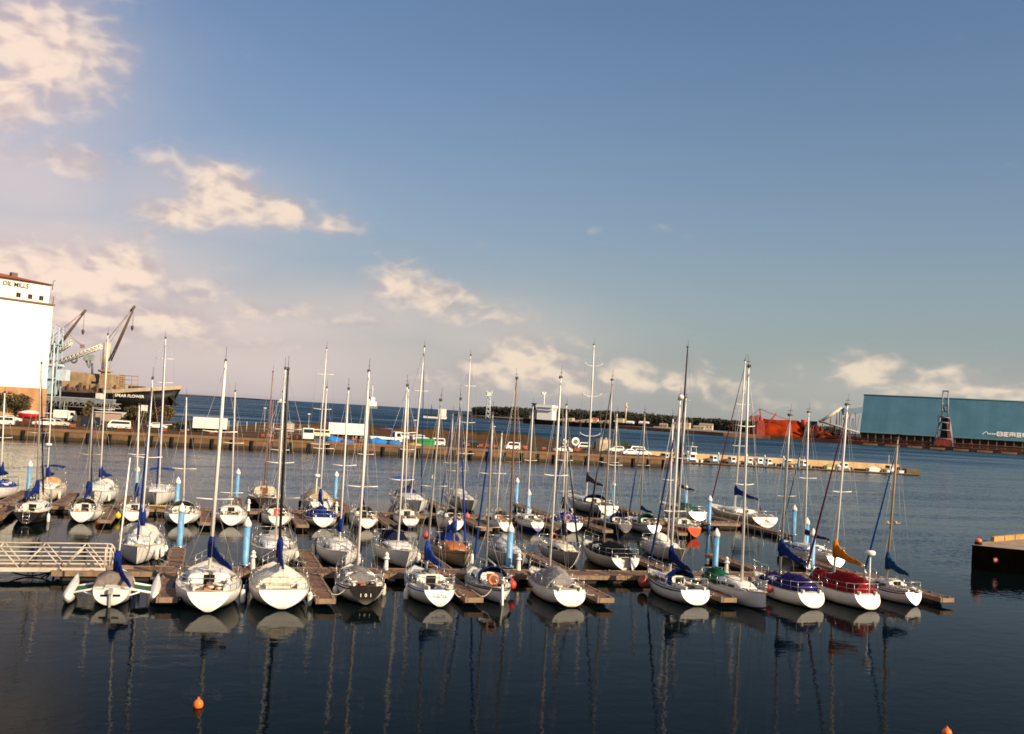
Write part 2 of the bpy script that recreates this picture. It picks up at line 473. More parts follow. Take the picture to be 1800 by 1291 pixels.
    # rails
    if rails:
        b = MB(); z1 = .62
        pf = [h.deck(.86, h.hb(.86) * .93), h.deck(.93, h.hb(.93) * .9), h.deck(1., 0), h.deck(.93, -h.hb(.93) * .9), h.deck(.86, -h.hb(.86) * .93)]
        up = Vector((.03, 0, z1))
        b.tube([pf[0], pf[0] + up * .96, pf[1] + up, pf[2] + up + Vector((.1, 0, .06)), pf[3] + up, pf[4] + up * .96, pf[4]], .02, 5)
        for p in (pf[1], pf[3]): b.tube([p, p + up], .017, 5)
        b.tube([p + up * .5 for p in pf], .014, 4)
        b.build('pulpit', M_steel, root)
        b = MB(); e = h.hb(.02) * .93 if not canoe else .3
        q = [h.deck(.16, h.hb(.16) * .95), h.deck(.02, e), h.deck(.02, -e), h.deck(.16, -h.hb(.16) * .95)]
        b.tube([q[0], q[0] + up, q[1] + up, q[2] + up, q[3] + up, q[3]], .02, 5)
        for p in (q[1], q[2]): b.tube([p, p + up], .017, 5)
        b.tube([p + up * .5 for p in q], .014, 4)
        b.build('pushpit', M_steel, root)
        b = MB()
        for sg in (-1, 1):
            pts = [h.deck(f, sg * h.hb(f) * .95) for f in (.16, .3, .44, .58, .72, .86)]
            for p in pts[1:-1]: b.tube([p, p + Vector((0, 0, .6))], .014, 4)
            for k in (.6, .32): b.tube([p + Vector((0, 0, k)) for p in pts], .008, 3)
        b.build('guardrail', M_steel, root)
    # canvas
    if hood is not None:
        b = MB(); rings = []; x0 = c0 * L; wb = min(h.hb(c0) * .7, B * .35); z0 = h.zs(c0)
        for i in range(7):
            k = i / 6; hh = (.95 - .02 * k) if k < .35 else .93 * (1 - ((k - .35) / .65) ** 1.4) + .38 * ((k - .35) / .65)
            rings.append([(x0 - .45 + 1.35 * k, wb * (1 - .12 * k) * math.cos(a), z0 + .05 + hh * max(math.sin(a), 0) ** .62) for a in [PI * q / 10 for q in range(11)]])
        b.loft(rings, 0, True, closed=False, cap=False)
        inner = [[(p[0] + .02, p[1] * .97, p[2] - .03) for p in rg] for rg in rings]
        b.loft(inner, 0, True, closed=False, cap=False)
        b.build('sprayhood', cloth('canvas', hood), root)
    if bimini is not None:
        b = MB(); z0 = h.zs(.15) + 1.75; wb = B * .36
        b.loft([[(lerp(.04, .32, k) * L, wb * q, z0 + .1 * math.sin(PI * k) + .14 * (1 - q * q)) for q in (-1, -.7, -.3, 0, .3, .7, 1)] for k in (0, .25, .5, .75, 1)], 0, True, closed=False, cap=False)
        o1 = b.build('bimini', cloth('canvas', bimini), root)
        for sg in (-1, 1):
            b = MB()
            for f in (.06, .18, .3): b.tube([h.deck(.17, sg * wb), (f * L, sg * wb, z0)], .016, 4)
            b.build('bimini_frame', M_steel, o1)
    if tarp is not None:
        f0, f1, tc, th = tarp
        b = MB(); rings = []; N = 14
        for i in range(N + 1):
            k = i / N; f = lerp(f0, f1, k); hw = h.hb(f) * .97; zz = h.zs(f); x = h.deck(f, 0).x
            rdg = th * (.55 + .45 * math.sin(PI * min(k * 1.15 + .1, 1))) * (1 + .07 * math.sin(k * 17)) + (.12 if i % 4 == 0 else 0)
            rg = []
            for q in range(13):
                y = -1 + q / 6; a = abs(y)
                zz2 = zz + .04 + rdg * (1 - a ** 1.35) + .035 * math.sin(q * 2.1 + i * 1.7)
                if a > .99: zz2 = zz - .12 - .06 * math.sin(i * 2.3)
                rg.append((x, y * (hw + (.03 if a > .99 else 0)), zz2))
            rings.append(rg)
        b.loft(rings, 0, True, closed=False, cap=False)
        for e in (0, N):
            rg = rings[e]; b.add(rg, [tuple(range(len(rg)))], 0)
        b.build('boat_cover', cloth('tarpaulin', tc), root)
    # odds and ends
    if pole:
        b = MB(); p = h.deck(.03, -h.hb(.03) * .25 if pole > 0 else h.hb(.03) * .5); b.tube([p, p + Vector((0, 0, 2.35))], .05, 6)
        po = b.build('radar_pole', M_white, root)
        b = MB(); b.lathe([(.05, 2.3), (.26, 2.32), (.3, 2.4), (.3, 2.52), (.24, 2.6), (.02, 2.62)], 14, tuple(p)); b.build('radome', M_white, po)
    if radar:
        b = MB(); c = mp(radar, .22); b.lathe([(.02, 0), (.26, .02), (.3, .1), (.28, .2), (.02, .26)], 12, tuple(c)); b.build('radome', M_white, mo)
    if lifebuoy:
        b = MB(); p = h.deck(.08, .18 * B); b.torus((p.x - .1, p.y, p.z + .45), .26, .08, 'x'); b.build('lifebuoy', M('faded_lifebuoy', (.58, .20, .09), .6), root)
    if rudder:
        b = MB(); z = h.zs(0); b.prism([(-.02, z + .25), (.06, z + .25), (.1, -.3), (-.28, -.3), (-.22, .25)], -.05, .05); b.build('rudder', M_white, root)
        b = MB(); b.tube([(0, 0, z + .25), (1.3, .1, z + .5)], .035, 5); b.build('tiller', M_wood, root)
    if ladder:
        b = MB()
        for y in (-.22, .22): b.tube([(-.06, y, .1), (.1, y, h.zs(0) + .1)], .025, 5)
        for k in range(4): b.tube([(-.05 + .04 * k, -.22, .15 + .25 * k), (-.05 + .04 * k, .22, .15 + .25 * k)], .02, 4)
        b.build('stern_ladder', M_steel, root)
    if open_transom:
        b = MB(); p = h.deck(.0, 0); b.box(p.x - .12, p.x - .04, -.35, .3, h.zs(0) * .42, h.zs(0) * .72); b.build('bathing_step', M('pale_yellow', (.75, .62, .2), .5), root)
    if flag:
        b = MB(); p = h.deck(.01, h.hb(0) * .6); b.tube([p, p + Vector((-.15, 0, 1.6))], .02, 4)
        fo = b.build('flagstaff', M_white, root)
        b = MB(); q = p + Vector((-.15, 0, 1.5))
        b.loft([[(q.x - .06 * k, q.y + .04 * math.sin(k * 2), q.z - .15 * k), (q.x - .12 - .09 * k, q.y + .08 * math.cos(k), q.z - .1 - .15 * k)] for k in range(6)], 0, True, closed=False, cap=False)
        b.build('flag', cloth('flag', flag), fo)
    if gear:
        for k in range(gear):
            f = rnd.uniform(.07, .33); y = rnd.choice((-1, 1)) * rnd.uniform(.3, .9) * wc(f); z = h.zs(f) - .3
            r = rnd.uniform(.1, .2)
            b = MB(); b.ball((f * L, y, z + r * .7), r, 8, (1, rnd.uniform(.8, 1.5), .8), 0); b.build('gear_bag', rnd.choice((M_bag, M_bag, M_white, M_navyc)), root)
            f = rnd.uniform(.05, .34); y = rnd.uniform(-1, 1) * h.hb(f) * .8; b = MB(); b.torus((f * L, y, h.zs(f) + rnd.choice((.1, .24, -.25))), rnd.uniform(.1, .19), .05); b.build('coiled_rope', M_rope, root)
            f = rnd.uniform(.15, .34); y = rnd.uniform(-1, 1) * wc(f); q = rnd.uniform(.12, .24)
            b = MB(); b.box(f * L - q, f * L + q, y - q * .8, y + q * .8, h.zs(f) - .36, h.zs(f) - .36 + rnd.uniform(.25, .5), 0, .12); b.build('stowage_box', rnd.choice((M_brn, M_brn, M_creamb, M_orangeb)), root)
        for sg in (-1, 1):
            for f in (.2, .32):
                b = MB(); b.lathe([(.07, 0), (.05, .06), (.07, .14), (.02, .15)], 8, (f * L, sg * (wc(f) + .0), h.zs(f) + .2)); b.build('winch', M_steel, root)
        for k in range(3):   # things stowed on the side decks and the coachroof
            f = rnd.uniform(.4, .8); y = rnd.choice((-1, 1)) * h.hb(f) * rnd.uniform(.72, .85); b = MB()
            b.tube([(f * L, y, h.zs(f) + .1), (f * L + rnd.uniform(.4, 1.1), y * .97, h.zs(f) + .12)], rnd.uniform(.05, .1), 6); b.build('deck_roll', rnd.choice((M_bag, M_brn, M_navyc, M_white)), root)
    return root, h

def at(root, p):
    c, sn = math.cos(root.rotation_euler.z), math.sin(root.rotation_euler.z)
    return (root.location.x + p[0] * c - p[1] * sn, root.location.y + p[0] * sn + p[1] * c, p[2])

GREYC = (.20, .185, .18); BEIGE = (.50, .41, .29); MAROON = (.13, .014, .03)
Y = {}
def YT(key, label, short, pos, **k):
    r, h = yacht(label, *pos, **k); Y[key] = (r, h, short)

YT('a1', 'white yacht with spiral blue and white furled jib and tall blue sail cover', 'yacht with the spiral jib', (-17.7, -9.6, 'S', 8.4, 3.3, .56, 12.5, .3), jib='spiral', cover=BLUE, swing=-1.0, mr=.125, spreaders=(.34, .66), gear=9, ws=.62, F0=.9, pst=1.6)
YT('a2', 'white yacht with black mast and cream tarpaulin over its cockpit', 'black-masted yacht with cream tarpaulin', (-14.1, -8.9, 'S', 7.6, 3.1, .56, 12.3, -1.1), mast=M_blackm, mr=.10, cover=BLUE, tarp=(.18, .62, (.78, .73, .60), .95), ws=.76, F0=.88, spreaders=(.36, .7), gear=5, pst=1.9)
YT('a3', 'white-sided yacht with black transom marked 101 and grey cabin cover', 'yacht with the black transom', (-9.7, -7.8, 'S', 6.5, 2.6, .56, 12.5, -.4), stripe=(.05, .03, .025), transom=(.009, .007, .006), cover=None, boom=0, tarp=(.3, .74, GREYC, .62), mr=.10, spreaders=(.42,), gear=6, F0=.85, pst=1.5, ws=.7)
YT('a4', 'white yacht with twin blue side stripes and grey mast beside long finger pontoon', 'blue-striped white yacht', (-5.8, -8.4, 'S', 7.1, 2.5, .56, 11.1, 1.5), stripe=(.03, .08, .26), low_stripe=None, cover=(.02, .06, .28), boom=.26, swing=-.5, mast=M_alu2, tarp=(.38, .62, GREYC, .6), gear=5, rake=.4)
YT('a5', 'double-ended yacht with brown door, blue sprayhood and orange lifebuoy', 'double-ended yacht', (-2.1, -7.5, 'S', 6.3, 2.4, .56, 10.5, -1.), canoe=True, stripe=(.06, .05, .045), hood=(.02, .06, .22), cover=None, boom=.3, jib=(.02, .05, .22), hatch=M_wood, lifebuoy=True, rudder=True, mast=M_alu2, spreaders=(.28, .62), cabin=1.15, gear=4, rails=True)
YT('a6', 'white yacht with peaked grey cockpit tent and dark script along its side', 'yacht with the grey tent', (1.7, -8.5, 'S', 7.2, 2.4, .56, 12.9, .1), tarp=(.22, .66, (.27, .25, .235), 1.0), cover=None, boom=.0, low_stripe=(.03, .028, .028), gear=5, open_transom=True, ws=.78, pst=2.8, qst=.62, rake=.55, spreaders=(.5,))
YT('a7', 'white yacht with navy sail cover, blue sprayhood and white masthead dome', 'yacht with the masthead dome', (9.7, -8.1, 'S', 6.8, 2.3, .56, 12.1, .4), stripe=(.04, .042, .05), cover=(.004, .018, .10), hood=(.006, .04, .22), jib=(.012, .03, .13), dome=True, gear=6, ws=.8, mr=.10, pst=2.8, qst=.62, spreaders=(.36,), rake=.45)
YT('a8', 'plumb-bowed white yacht moored bow out with dark green tarpaulin aft', 'bow-out yacht with green tarpaulin', (13.2, -2.8, 'N', 6.9, 2.2, .60, 14.3, -.8), plumb=True, low_stripe=(.03, .03, .03), cover=None, boom=0, tarp=(.0, .40, (.004, .075, .03), .7), spreaders=(.45, .72), gear=3)
YT('a9', 'white yacht under violet-blue cockpit tarpaulin with blue sail cover', 'yacht with the violet tarpaulin', (17.0, -9., 'S', 7., 2.2, .56, 11.5, 1.1), tarp=(.03, .74, (.016, .012, .105), .85), cover=(.004, .022, .14), mast=M_alu2, ws=.8, rake=.5, boomz=1.5, pst=2.8, qst=.62, gear=0)
YT('a10', 'white yacht covered by deep red tarpaulin with orange sail cover and radar pole', 'yacht with the red tarpaulin', (20.6, -9.5, 'S', 6.9, 2.2, .56, 12.4, 2.3), tarp=(.03, .84, (.22, .004, .007), 1.05), cover=(.62, .19, .006), jib=(.09, .012, .03), pole=1, ws=.8, pst=2.8, qst=.62, rake=.5, boomz=1.55, mast=M_alu, gear=0)
YT('a11', 'small white yacht with tan mast and cream bags heaped in its cockpit', 'small tan-masted yacht', (24.9, -8.2, 'S', 5.2, 1.8, .56, 10.4, 2.6), mast=M_tan, stripe=(.10, .02, .03), cover=TEALB, jib=(.015, .05, .2), lights=True, spreaders=(.4,), gear=10, rake=.3)
YT('b1', 'white yacht moored bow-in with blue furled jib and loaded side fenders', 'bow-in yacht with blue jib', (-21.9, 12.8, 'N', 9., 2.9, .56, 11.5, -.2), jib=BLUE, cover=BLUE, gear=3, hood=(.66, .62, .54))
YT('b2', 'white bow-in yacht with bare grey foredeck and plain white mast behind cream tarpaulin', 'grey-decked bow-in yacht', (-13.5, 12.3, 'N', 9.4, 3., .56, 12.7, -.7), cover=None, deckm=M('grey_deck', (.50, .46, .40), .6), gear=3, spreaders=(.45,))
YT('b3', 'white bow-in yacht with narrow blue sail cover standing upright at its mast', 'bow-in yacht with upright blue cover', (-9.3, 11.6, 'N', 8.5, 2.7, .56, 11.6, -.4), cover=BLUE, boom=.3, gear=3)
YT('b4', 'sleek white bow-in yacht with broad deck, navy hood and long hull windows', 'sleek yacht with navy hood', (-5.2, 12.4, 'N', 8.9, 2.8, .56, 12.1, -.3), hood=NAVY, cover=NAVY, stand=0, gear=2, cabin=.8, spreaders=(.4, .7))
YT('b5', 'wooden tan-hulled yacht with orange-brown cabin and blue canopy', 'wooden tan yacht', (-1.2, 12., 'N', 7.8, 2.5, .56, 11.4, -.7), hull=(.36, .27, .15), roof=(.40, .13, .03), deckm=M('wood_deck', (.34, .2, .09), .6), hood=BLUE, cover=(.015, .035, .2), jib=(.015, .04, .2), stripe=(.16, .08, .03), mast=M_alu2, gear=4)
YT('b6', 'pale blue-grey yacht moored bow-in with reddish brown mast', 'pale blue-grey yacht', (2.6, 10.9, 'N', 7.4, 2.3, .56, 13.1, -.6), hull=(.36, .38, .39), roof=(.52, .54, .54), deckm=M('blue_deck', (.46, .49, .50), .6), mast=M_redbr, cover=None, boom=.3, gear=3, plumb=True, hood=(.40, .42, .43))
YT('b7', 'small grey-hulled yacht with cream coachroof, black furled jib and orange lifebuoy', 'small grey-hulled yacht', (7.2, 12., 'N', 7., 2.2, .56, 9., -.6), hull=(.30, .285, .26), jib=(.015, .015, .02), cover=NAVY, boom=.25, lifebuoy=True, roof=CREAM, mast=M_alu2, gear=3)
YT('b8', 'wide yacht with black tarpaulin and bright white transom split by centre notch', 'yacht with the notched transom', (10.3, 3.3, 'S', 8.2, 2.6, .56, 13.5, -.2), hull=(.50, .44, .36), transom=WHITE, tarp=(.06, .72, (.006, .006, .009), .85), jib=(.012, .012, .015), cover=None, boom=0, notch=True, gear=0, mast=M_alu2, rake=.5, ws=.8)
YT('b9', 'small cream yacht with white hard canopy lying behind masthead-dome yacht', 'small cream yacht', (16.8, 14.1, 'N', 6.5, 2.1, .56, 11., -.3), hull=(.56, .50, .40), hood=(.74, .68, .56), cover=None, boom=0, gear=4)
YT('b10', 'cream-hulled yacht with light blue deck cover and two black bow fenders', 'cream yacht with light blue cover', (29.3, 6., 'S', 8.3, 2.6, .56, 12.1, -1.), hull=(.58, .52, .42), tarp=(.35, .8, (.05, .15, .34), .3), cover=(.012, .03, .14), jib=(.10, .13, .18), stand=0, gear=4, mast=M_alu)
YT('c1', 'black-hulled yacht with stern ladder and navy furled jib', 'black-hulled yacht', (-31., 22.5, 'S', 7.9, 2.5, .56, 12.4, -2.3), hull=(.014, .013, .014), cover=BLUE, swing=.4, jib=NAVY, ladder=True, mast=M_alu2, gear=5)
YT('c2', 'white round-sterned yacht with grey furled jib, orange buoy floating beside', 'round-sterned white yacht', (-27.3, 24.2, 'S', 6.6, 2.5, .56, 9.2, -1.1), jib=(.05, .06, .12), cover=BLUE, boom=.3, mast=M_alu2, gear=4, rake=.15, hood=(.68, .63, .54))
YT('c3', 'white yacht with yellow buoy on its quarter and short blue cover', 'yacht with the yellow buoy', (-23.6, 25.6, 'S', 5.2, 2.3, .56, 9.5, -2.3), cover=BLUE, boom=.3, mast=M_alu, gear=7)
YT('c4', 'plain white yacht without covers behind walkway piling, crowded cockpit', 'plain white yacht', (-19.8, 24.1, 'S', 6.7, 2.9, .56, 10.4, -2.4), cover=None, gear=7, spreaders=(.34,), hood=(.62, .56, .46))
YT('c5', 'white yacht with square black companionway hatch and long low spreaders', 'yacht with the square black hatch', (-15.9, 24.1, 'S', 6.7, 2.7, .56, 11.1, -2.), cover=None, gear=4, cabin=1.15, spreaders=(.12, .55), mast=M_alu, boom=.3)
YT('c6', 'white yacht with orange-red board standing in its cockpit', 'yacht with the orange-red board', (-12.1, 24.3, 'S', 6.5, 2.5, .56, 11.3, -.6), cover=None, hatch=M_red, gear=7, boom=.28, hood=(.66, .62, .54))
YT('c7', 'white yacht with crumpled royal blue cover and white V-shaped transom', 'yacht with the crumpled blue cover', (-8.4, 24.3, 'S', 6.5, 2.8, .56, 11.9, -.3), tarp=(.12, .62, (.004, .024, .17), .8), cover=(.012, .04, .22), stripe=(.05, .03, .03), gear=0, ws=.62)
YT('c8', 'white yacht with slim blue sail cover next to timber finger end', 'yacht with the slim blue cover', (-4.7, 24.1, 'S', 6.7, 2.3, .56, 11.2, .3), cover=(.014, .035, .2), boom=.22, stand=.3, gear=5, hood=(.60, .52, .40))
YT('c9', 'white yacht with navy lower hull and dark cabin window facing aft', 'yacht with navy lower hull', (-.7, 25.2, 'S', 5.6, 2.1, .56, 12.3, -2.), boot=(.012, .014, .09), bz=.26, cabin=1.25, cover=None, boom=.25, gear=2)
YT('c10', 'white yacht with round red buoy hung on its stern rail', 'yacht with the red stern buoy', (3.2, 24.2, 'S', 6.6, 2.1, .56, 10.3, -.6), cover=None, jib=(.015, .05, .22), mast=M_alu2, gear=5, hood=(.30, .28, .26))
YT('c11', 'small white yacht with brown cockpit box behind blue-capped walkway piling', 'small yacht with brown box', (7.7, 24.1, 'S', 6., 1.9, .56, 8.8, .7), hatch=M_wood, cover=None, boom=.2, gear=6, hood=(.62, .56, .46))
YT('c12', 'white yacht with royal blue lower transom and tangle of cockpit gear', 'yacht with the blue lower transom', (10.9, 24.6, 'S', 6.2, 1.9, .56, 11.4, -.2), boot=(.012, .03, .22), bz=.34, cover=None, boom=.2, gear=9, mast=M_alu)
YT('c13', 'white yacht with bright blue cockpit tent and broad white transom', 'yacht with the bright blue tent', (14.5, 25., 'S', 5.8, 2.4, .56, 11.7, -1.2), tarp=(.2, .66, (.004, .035, .33), .85), cover=NAVY, jib=(.015, .04, .16), gear=3, ws=.8, lifebuoy=True)
YT('c14', 'navy-hulled yacht with small blue hood and white cabin', 'navy-hulled yacht', (19.7, 25., 'S', 5.8, 2.2, .56, 11.2, -1.), hull=(.018, .022, .04), hood=(.02, .07, .32), cover=None, boom=.25, gear=5)
YT('c15', 'white yacht with navy boom cover and green canvas box on its cabin', 'yacht with the green canvas box', (22.5, 24.5, 'S', 6.3, 2.2, .56, 11.4, -.8), cover=(.012, .03, .14), stand=0, jib=(.015, .04, .16), hood=(.02, .26, .10), mast=M_alu2, gear=5, stripe=(.12, .03, .03))
YT('c16', 'dark red yacht with bright orange-red transom and cream deck box', 'orange-red yacht', (25.9, 23., 'S', 6.7, 2.1, .56, 13.1, .9), hull=(.24, .018, .012), transom=(.70, .085, .03), roof=CREAM, cover=None, boom=0, jib=(.12, .16, .22), gear=4, cabin=1.3)
YT('d1', 'yacht under royal blue tarpaulin at the far left pontoon', 'blue-tarpaulin yacht', (-36.5, 47.3, 'N', 8., 2.5, .56, 9.8, -2.), tarp=(.25, .8, (.012, .04, .24), .6), cover=BLUE, stand=.3, gear=0)
YT('d2', 'cream yacht with mast-mounted radar, navy bimini and blue sail cover', 'radar-masted yacht', (-32.4, 47.6, 'N', 10., 3., .56, 14.8, -1.4), hull=(.70, .62, .50), bimini=(.012, .03, .14), cover=BLUE, radar=5., hood=(.55, .33, .16), gear=2)
YT('d3', 'cream motor-sailer with arched windowed cabin and wind-blown blue sail cover', 'motor-sailer with arched cabin', (-27.7, 47.7, 'N', 11., 3.2, .56, 15.9, -1.3), hood=(.74, .66, .52), cover=BLUE, boom=.3, swing=.7, cabin=1.3, gear=2)
YT('d4', 'large white yacht with blue furled jib and blue bimini above yellow float', 'large yacht with blue bimini', (-22.4, 48.7, 'N', 11.5, 3.3, .56, 16., -1.7), jib=BLUE, bimini=(.015, .05, .24), cover=None, boom=0, spreaders=(.42, .7, .86), mr=.11, gear=2)
YT('d5', 'dark-hulled two-masted ketch with varnished wheelhouse door', 'two-masted ketch', (-12.3, 38., 'S', 11., 3.4, .56, 13.4, .4), hull=(.03, .022, .018), ketch=10.5, hatch=M_wood, roof=(.6, .5, .36), cabin=1.6, cover=None, boom=.25, mast=M_redbr, gear=8, stripe=(.35, .26, .16), flag=(.55, .08, .03))
YT('d6', 'white yacht shrouded by beige tarpaulin with white radar pole astern', 'beige-tarpaulin yacht', (-7.3, 36., 'S', 10., 3.1, .56, 16.1, .4), tarp=(.25, .72, (.52, .42, .28), 1.1), cover=None, boom=.1, pole=-1, spreaders=(.34, .58, .82), gear=4)
YT('d7', 'cream-decked tall yacht with blue canvas screen and upright blue sail cover', 'tall yacht with blue canvas screen', (2.6, 48.7, 'N', 12., 3.5, .56, 17.1, 1.7), hood=BLUE, cover=BLUE, boom=.2, mr=.11, jib=(.012, .03, .12), bimini=(.03, .1, .35), gear=3, spreaders=(.4, .7))
YT('d8', 'pale grey yacht with triple spreaders and bare decks on outer pontoon', 'triple-spreader grey yacht', (8.9, 49.9, 'N', 10., 2.9, .56, 16.7, -.6), hull=(.40, .39, .36), roof=(.5, .48, .44), cover=None, boom=0, spreaders=(.3, .52, .78), gear=4, hood=(.45, .43, .40))
YT('d9', 'large racing yacht with swept curved spreaders and dark brown boom cover', 'yacht with curved spreaders', (24.1, 39.5, 'S', 12.5, 3.6, .56, 19.1, -.3), hull=(.5, .46, .4), cover=(.07, .05, .045), stand=.2, boomz=1.9, spreaders=(.40, .66, .86), curved=.22, mr=.12, gear=4, hood=(.02, .05, .2), deckm=M('grey_deck', (.5, .46, .4), .6))
YT('d10', 'white yacht with tall black mast and dark green canvas over boom and deck', 'black-masted yacht with green canvas', (33.6, 36.7, 'S', 10., 3., .56, 19.4, 1.), mast=M_blackm, mr=.12, cover=(.012, .035, .028), stand=0, boomz=2., tarp=(.2, .6, (.01, .07, .04), .7), gear=3, spreaders=(.66,), ws=.8)
YT('d11', 'long tan-sided yacht with white transom bearing red swoosh and blue sail cover', 'long tan-sided yacht', (39., 31.8, 'S', 12.5, 3.8, .56, 18.1, 1.5), hull=(.36, .29, .19), transom=WHITE, low_stripe=(.02, .03, .09), cover=BLUE, jib=MAROON, boomz=1.6, flag=(.45, .02, .05), gear=5, ws=.8, rake=.6, mr=.12, spreaders=(.42, .7))

# marks on the boats
def transom_frame(key, z, proud=.035):
    r, h, _ = Y[key]; x = h.rake * (z - .04) / (h.zs(0) - .04) - proud
    tilt = math.atan2(h.rake, h.zs(0))
    return r, Matrix.Translation((x, 0, z)) @ Matrix.Rotation(-PI / 2, 4, 'Z') @ Matrix.Rotation(PI / 2 - tilt, 4, 'X')
M_ink = M('white_lettering', (.8, .77, .7), .5); M_scrib = M('faint_lettering', (.30, .30, .33), .6)
r, mt = transom_frame('a3', .44); text_mesh('1  0  1', .25, .006, 'lettering', M_ink, r, mt)
r, mt = transom_frame('a4', .5)
b = MB()
for k in range(7):
    x = -.36 + k * .11; b.tube([mt @ Vector((x, .1 * math.sin(k * 2), 0)), mt @ Vector((x + .06, .16 + .05 * math.cos(k * 3), 0)), mt @ Vector((x + .09, .0, 0))], .011, 4)
b.build('lettering', M_scrib, r)
r, h, _ = Y['a6']; b = MB()
for k in range(15):   # script flourish on the port side
    f = .74 - k * .018; u = .24 + .1 * (k % 2); p = h.pt(f, u, 1); q = h.pt(f - .02, .34 - .12 * ((k * 7) % 3) / 2, 1)
    b.tube([p + Vector((0, .015, 0)), (p + q) / 2 + Vector((0, .02, .04)), q + Vector((0, .015, 0))], .022, 4)
b.build('side_script', M('dark_script', (.10, .06, .05), .5), r)
r, mt = transom_frame('d11', .75); b = MB()
for k in range(3): b.tube([mt @ Vector((-.25 + .55 * q + .1 * k, .12 * math.sin(q * PI) - .12 * k, 0)) for q in (0, .25, .5, .75, 1)], [.01, .04, .05, .04, .01], 4)
b.tube([mt @ Vector((x, -.33, 0)) for x in (-.9, .95)], .03, 4)
b.build('red_swoosh', M('red_mark', (.5, .03, .03), .5), r)

# ------------------------------------------------------------------ trimaran
tri = thing('trimaran', 'small white trimaran with green side nets and blue-covered boom', 'trimaran', W(-22.3, -8.), A17 + PI / 2)
h = Hull(5.4, 1.9, .74, .86, rake=.1, pst=2.4, qst=.66)
b = MB(); b.loft([[h.pt(f, u, 1) for u in US[:-1]] + [h.pt(f, 1, 0)] + [h.pt(f, u, -1) for u in reversed(US[:-1])] for f in FS], 0, True, closed=False, cap=False)
tr = [h.pt(0, u, 1) for u in US[:-1]] + [h.pt(0, 1, 0)] + [h.pt(0, u, -1) for u in reversed(US[:-1])]
b.add(tr, [tuple(range(len(tr)))]); b.build('hull', hull_mat(WHITE), tri)
b = MB()
for a, c in zip(FS[:-1], FS[1:]): b.add([h.deck(a, -h.hb(a)), h.deck(c, -h.hb(c)), h.deck(c, h.hb(c)), h.deck(a, h.hb(a))], [(0, 1, 2, 3)])
b.box(.3, 1.3, -.35, .35, .74, .84); b.build('deck', M_deck, tri)
b = MB(); b.loft([[(x, y * w, .72 + z * hh) for y, z in ((-1, 0), (-.8, .8), (-.3, 1), (.3, 1), (.8, .8), (1, 0))] for x, w, hh in ((1.3, .95, .45), (1.8, 1., .62), (2.8, .9, .6), (3.6, .6, .35))], 0, True)
b.build('cabin_cover', cloth('tarpaulin', (.22, .18, .16)), tri)
for sg in (-1, 1):
    b = MB(); yc = 2.0 * sg
    b.loft([[(x, yc + w * math.cos(a), zc + hh * math.sin(a)) for a in [2 * PI * k / 10 for k in range(10)]] for x, w, hh, zc in ((.0, .05, .06, .5), (.5, .23, .30, .36), (1.6, .29, .42, .30), (2.8, .27, .42, .36), (3.8, .16, .30, .56), (4.5, .03, .06, .86))], 0, True)
    b.build('outrigger', hull_mat(WHITE), tri)
    b = MB(); b.add([(.95, .9 * sg, .6), (2.5, .9 * sg, .62), (2.5, 1.86 * sg, .56), (.95, 1.86 * sg, .52)], [(0, 1, 2, 3)])
    b.build('side_net', M('green_net', (.02, .10, .055), .8, scale=8, var=.35), tri)
b = MB()
for x in (.85, 2.55): b.tube([(x, -2.05, .5), (x, -.7, .74), (x, .7, .74), (x, 2.05, .5)], .065, 6)
for sg in (-1, 1): b.tube([(.7, .6 * sg, .35), (.8, 1.3 * sg, .58)], .04, 5)
b.build('cross_beam', M_white, tri)
b = MB(); b.tube([(2.75, 0, .9), (2.6, -.25, 7.15)], [.06, .035], 7); tm_ = b.build('mast', M_alu, tri)
b = MB()
for sg in (-1, 1): b.tube([(2.62, -.22, 6.2), (2.5, 1.9 * sg, .6)], .009, 3)
b.tube([(2.62, -.22, 6.2), (5.3, 0, .9)], .009, 3); b.build('rigging', M_wire, tm_)
b = MB(); sail_cover(b, 2.65, 1.45, -.85, 2.5, .7, .15, .5, .3); b.build('sail_cover', cloth('sail_cover', BLUE), tri)
b = MB(); b.box(-.12, .0, -.05, .05, -.1, .7); b.box(-.2, .04, -.1, .1, .66, .9); b.build('outboard_motor', M('grey_motor', (.35, .34, .32), .5), tri)
b = MB(); b.box(.02, .06, -.45, -.12, .5, .6); b.box(.02, .06, .15, .45, .5, .6); b.build('stern_port', M_dark, tri)
Y['tri'] = (tri, h, 'small trimaran')

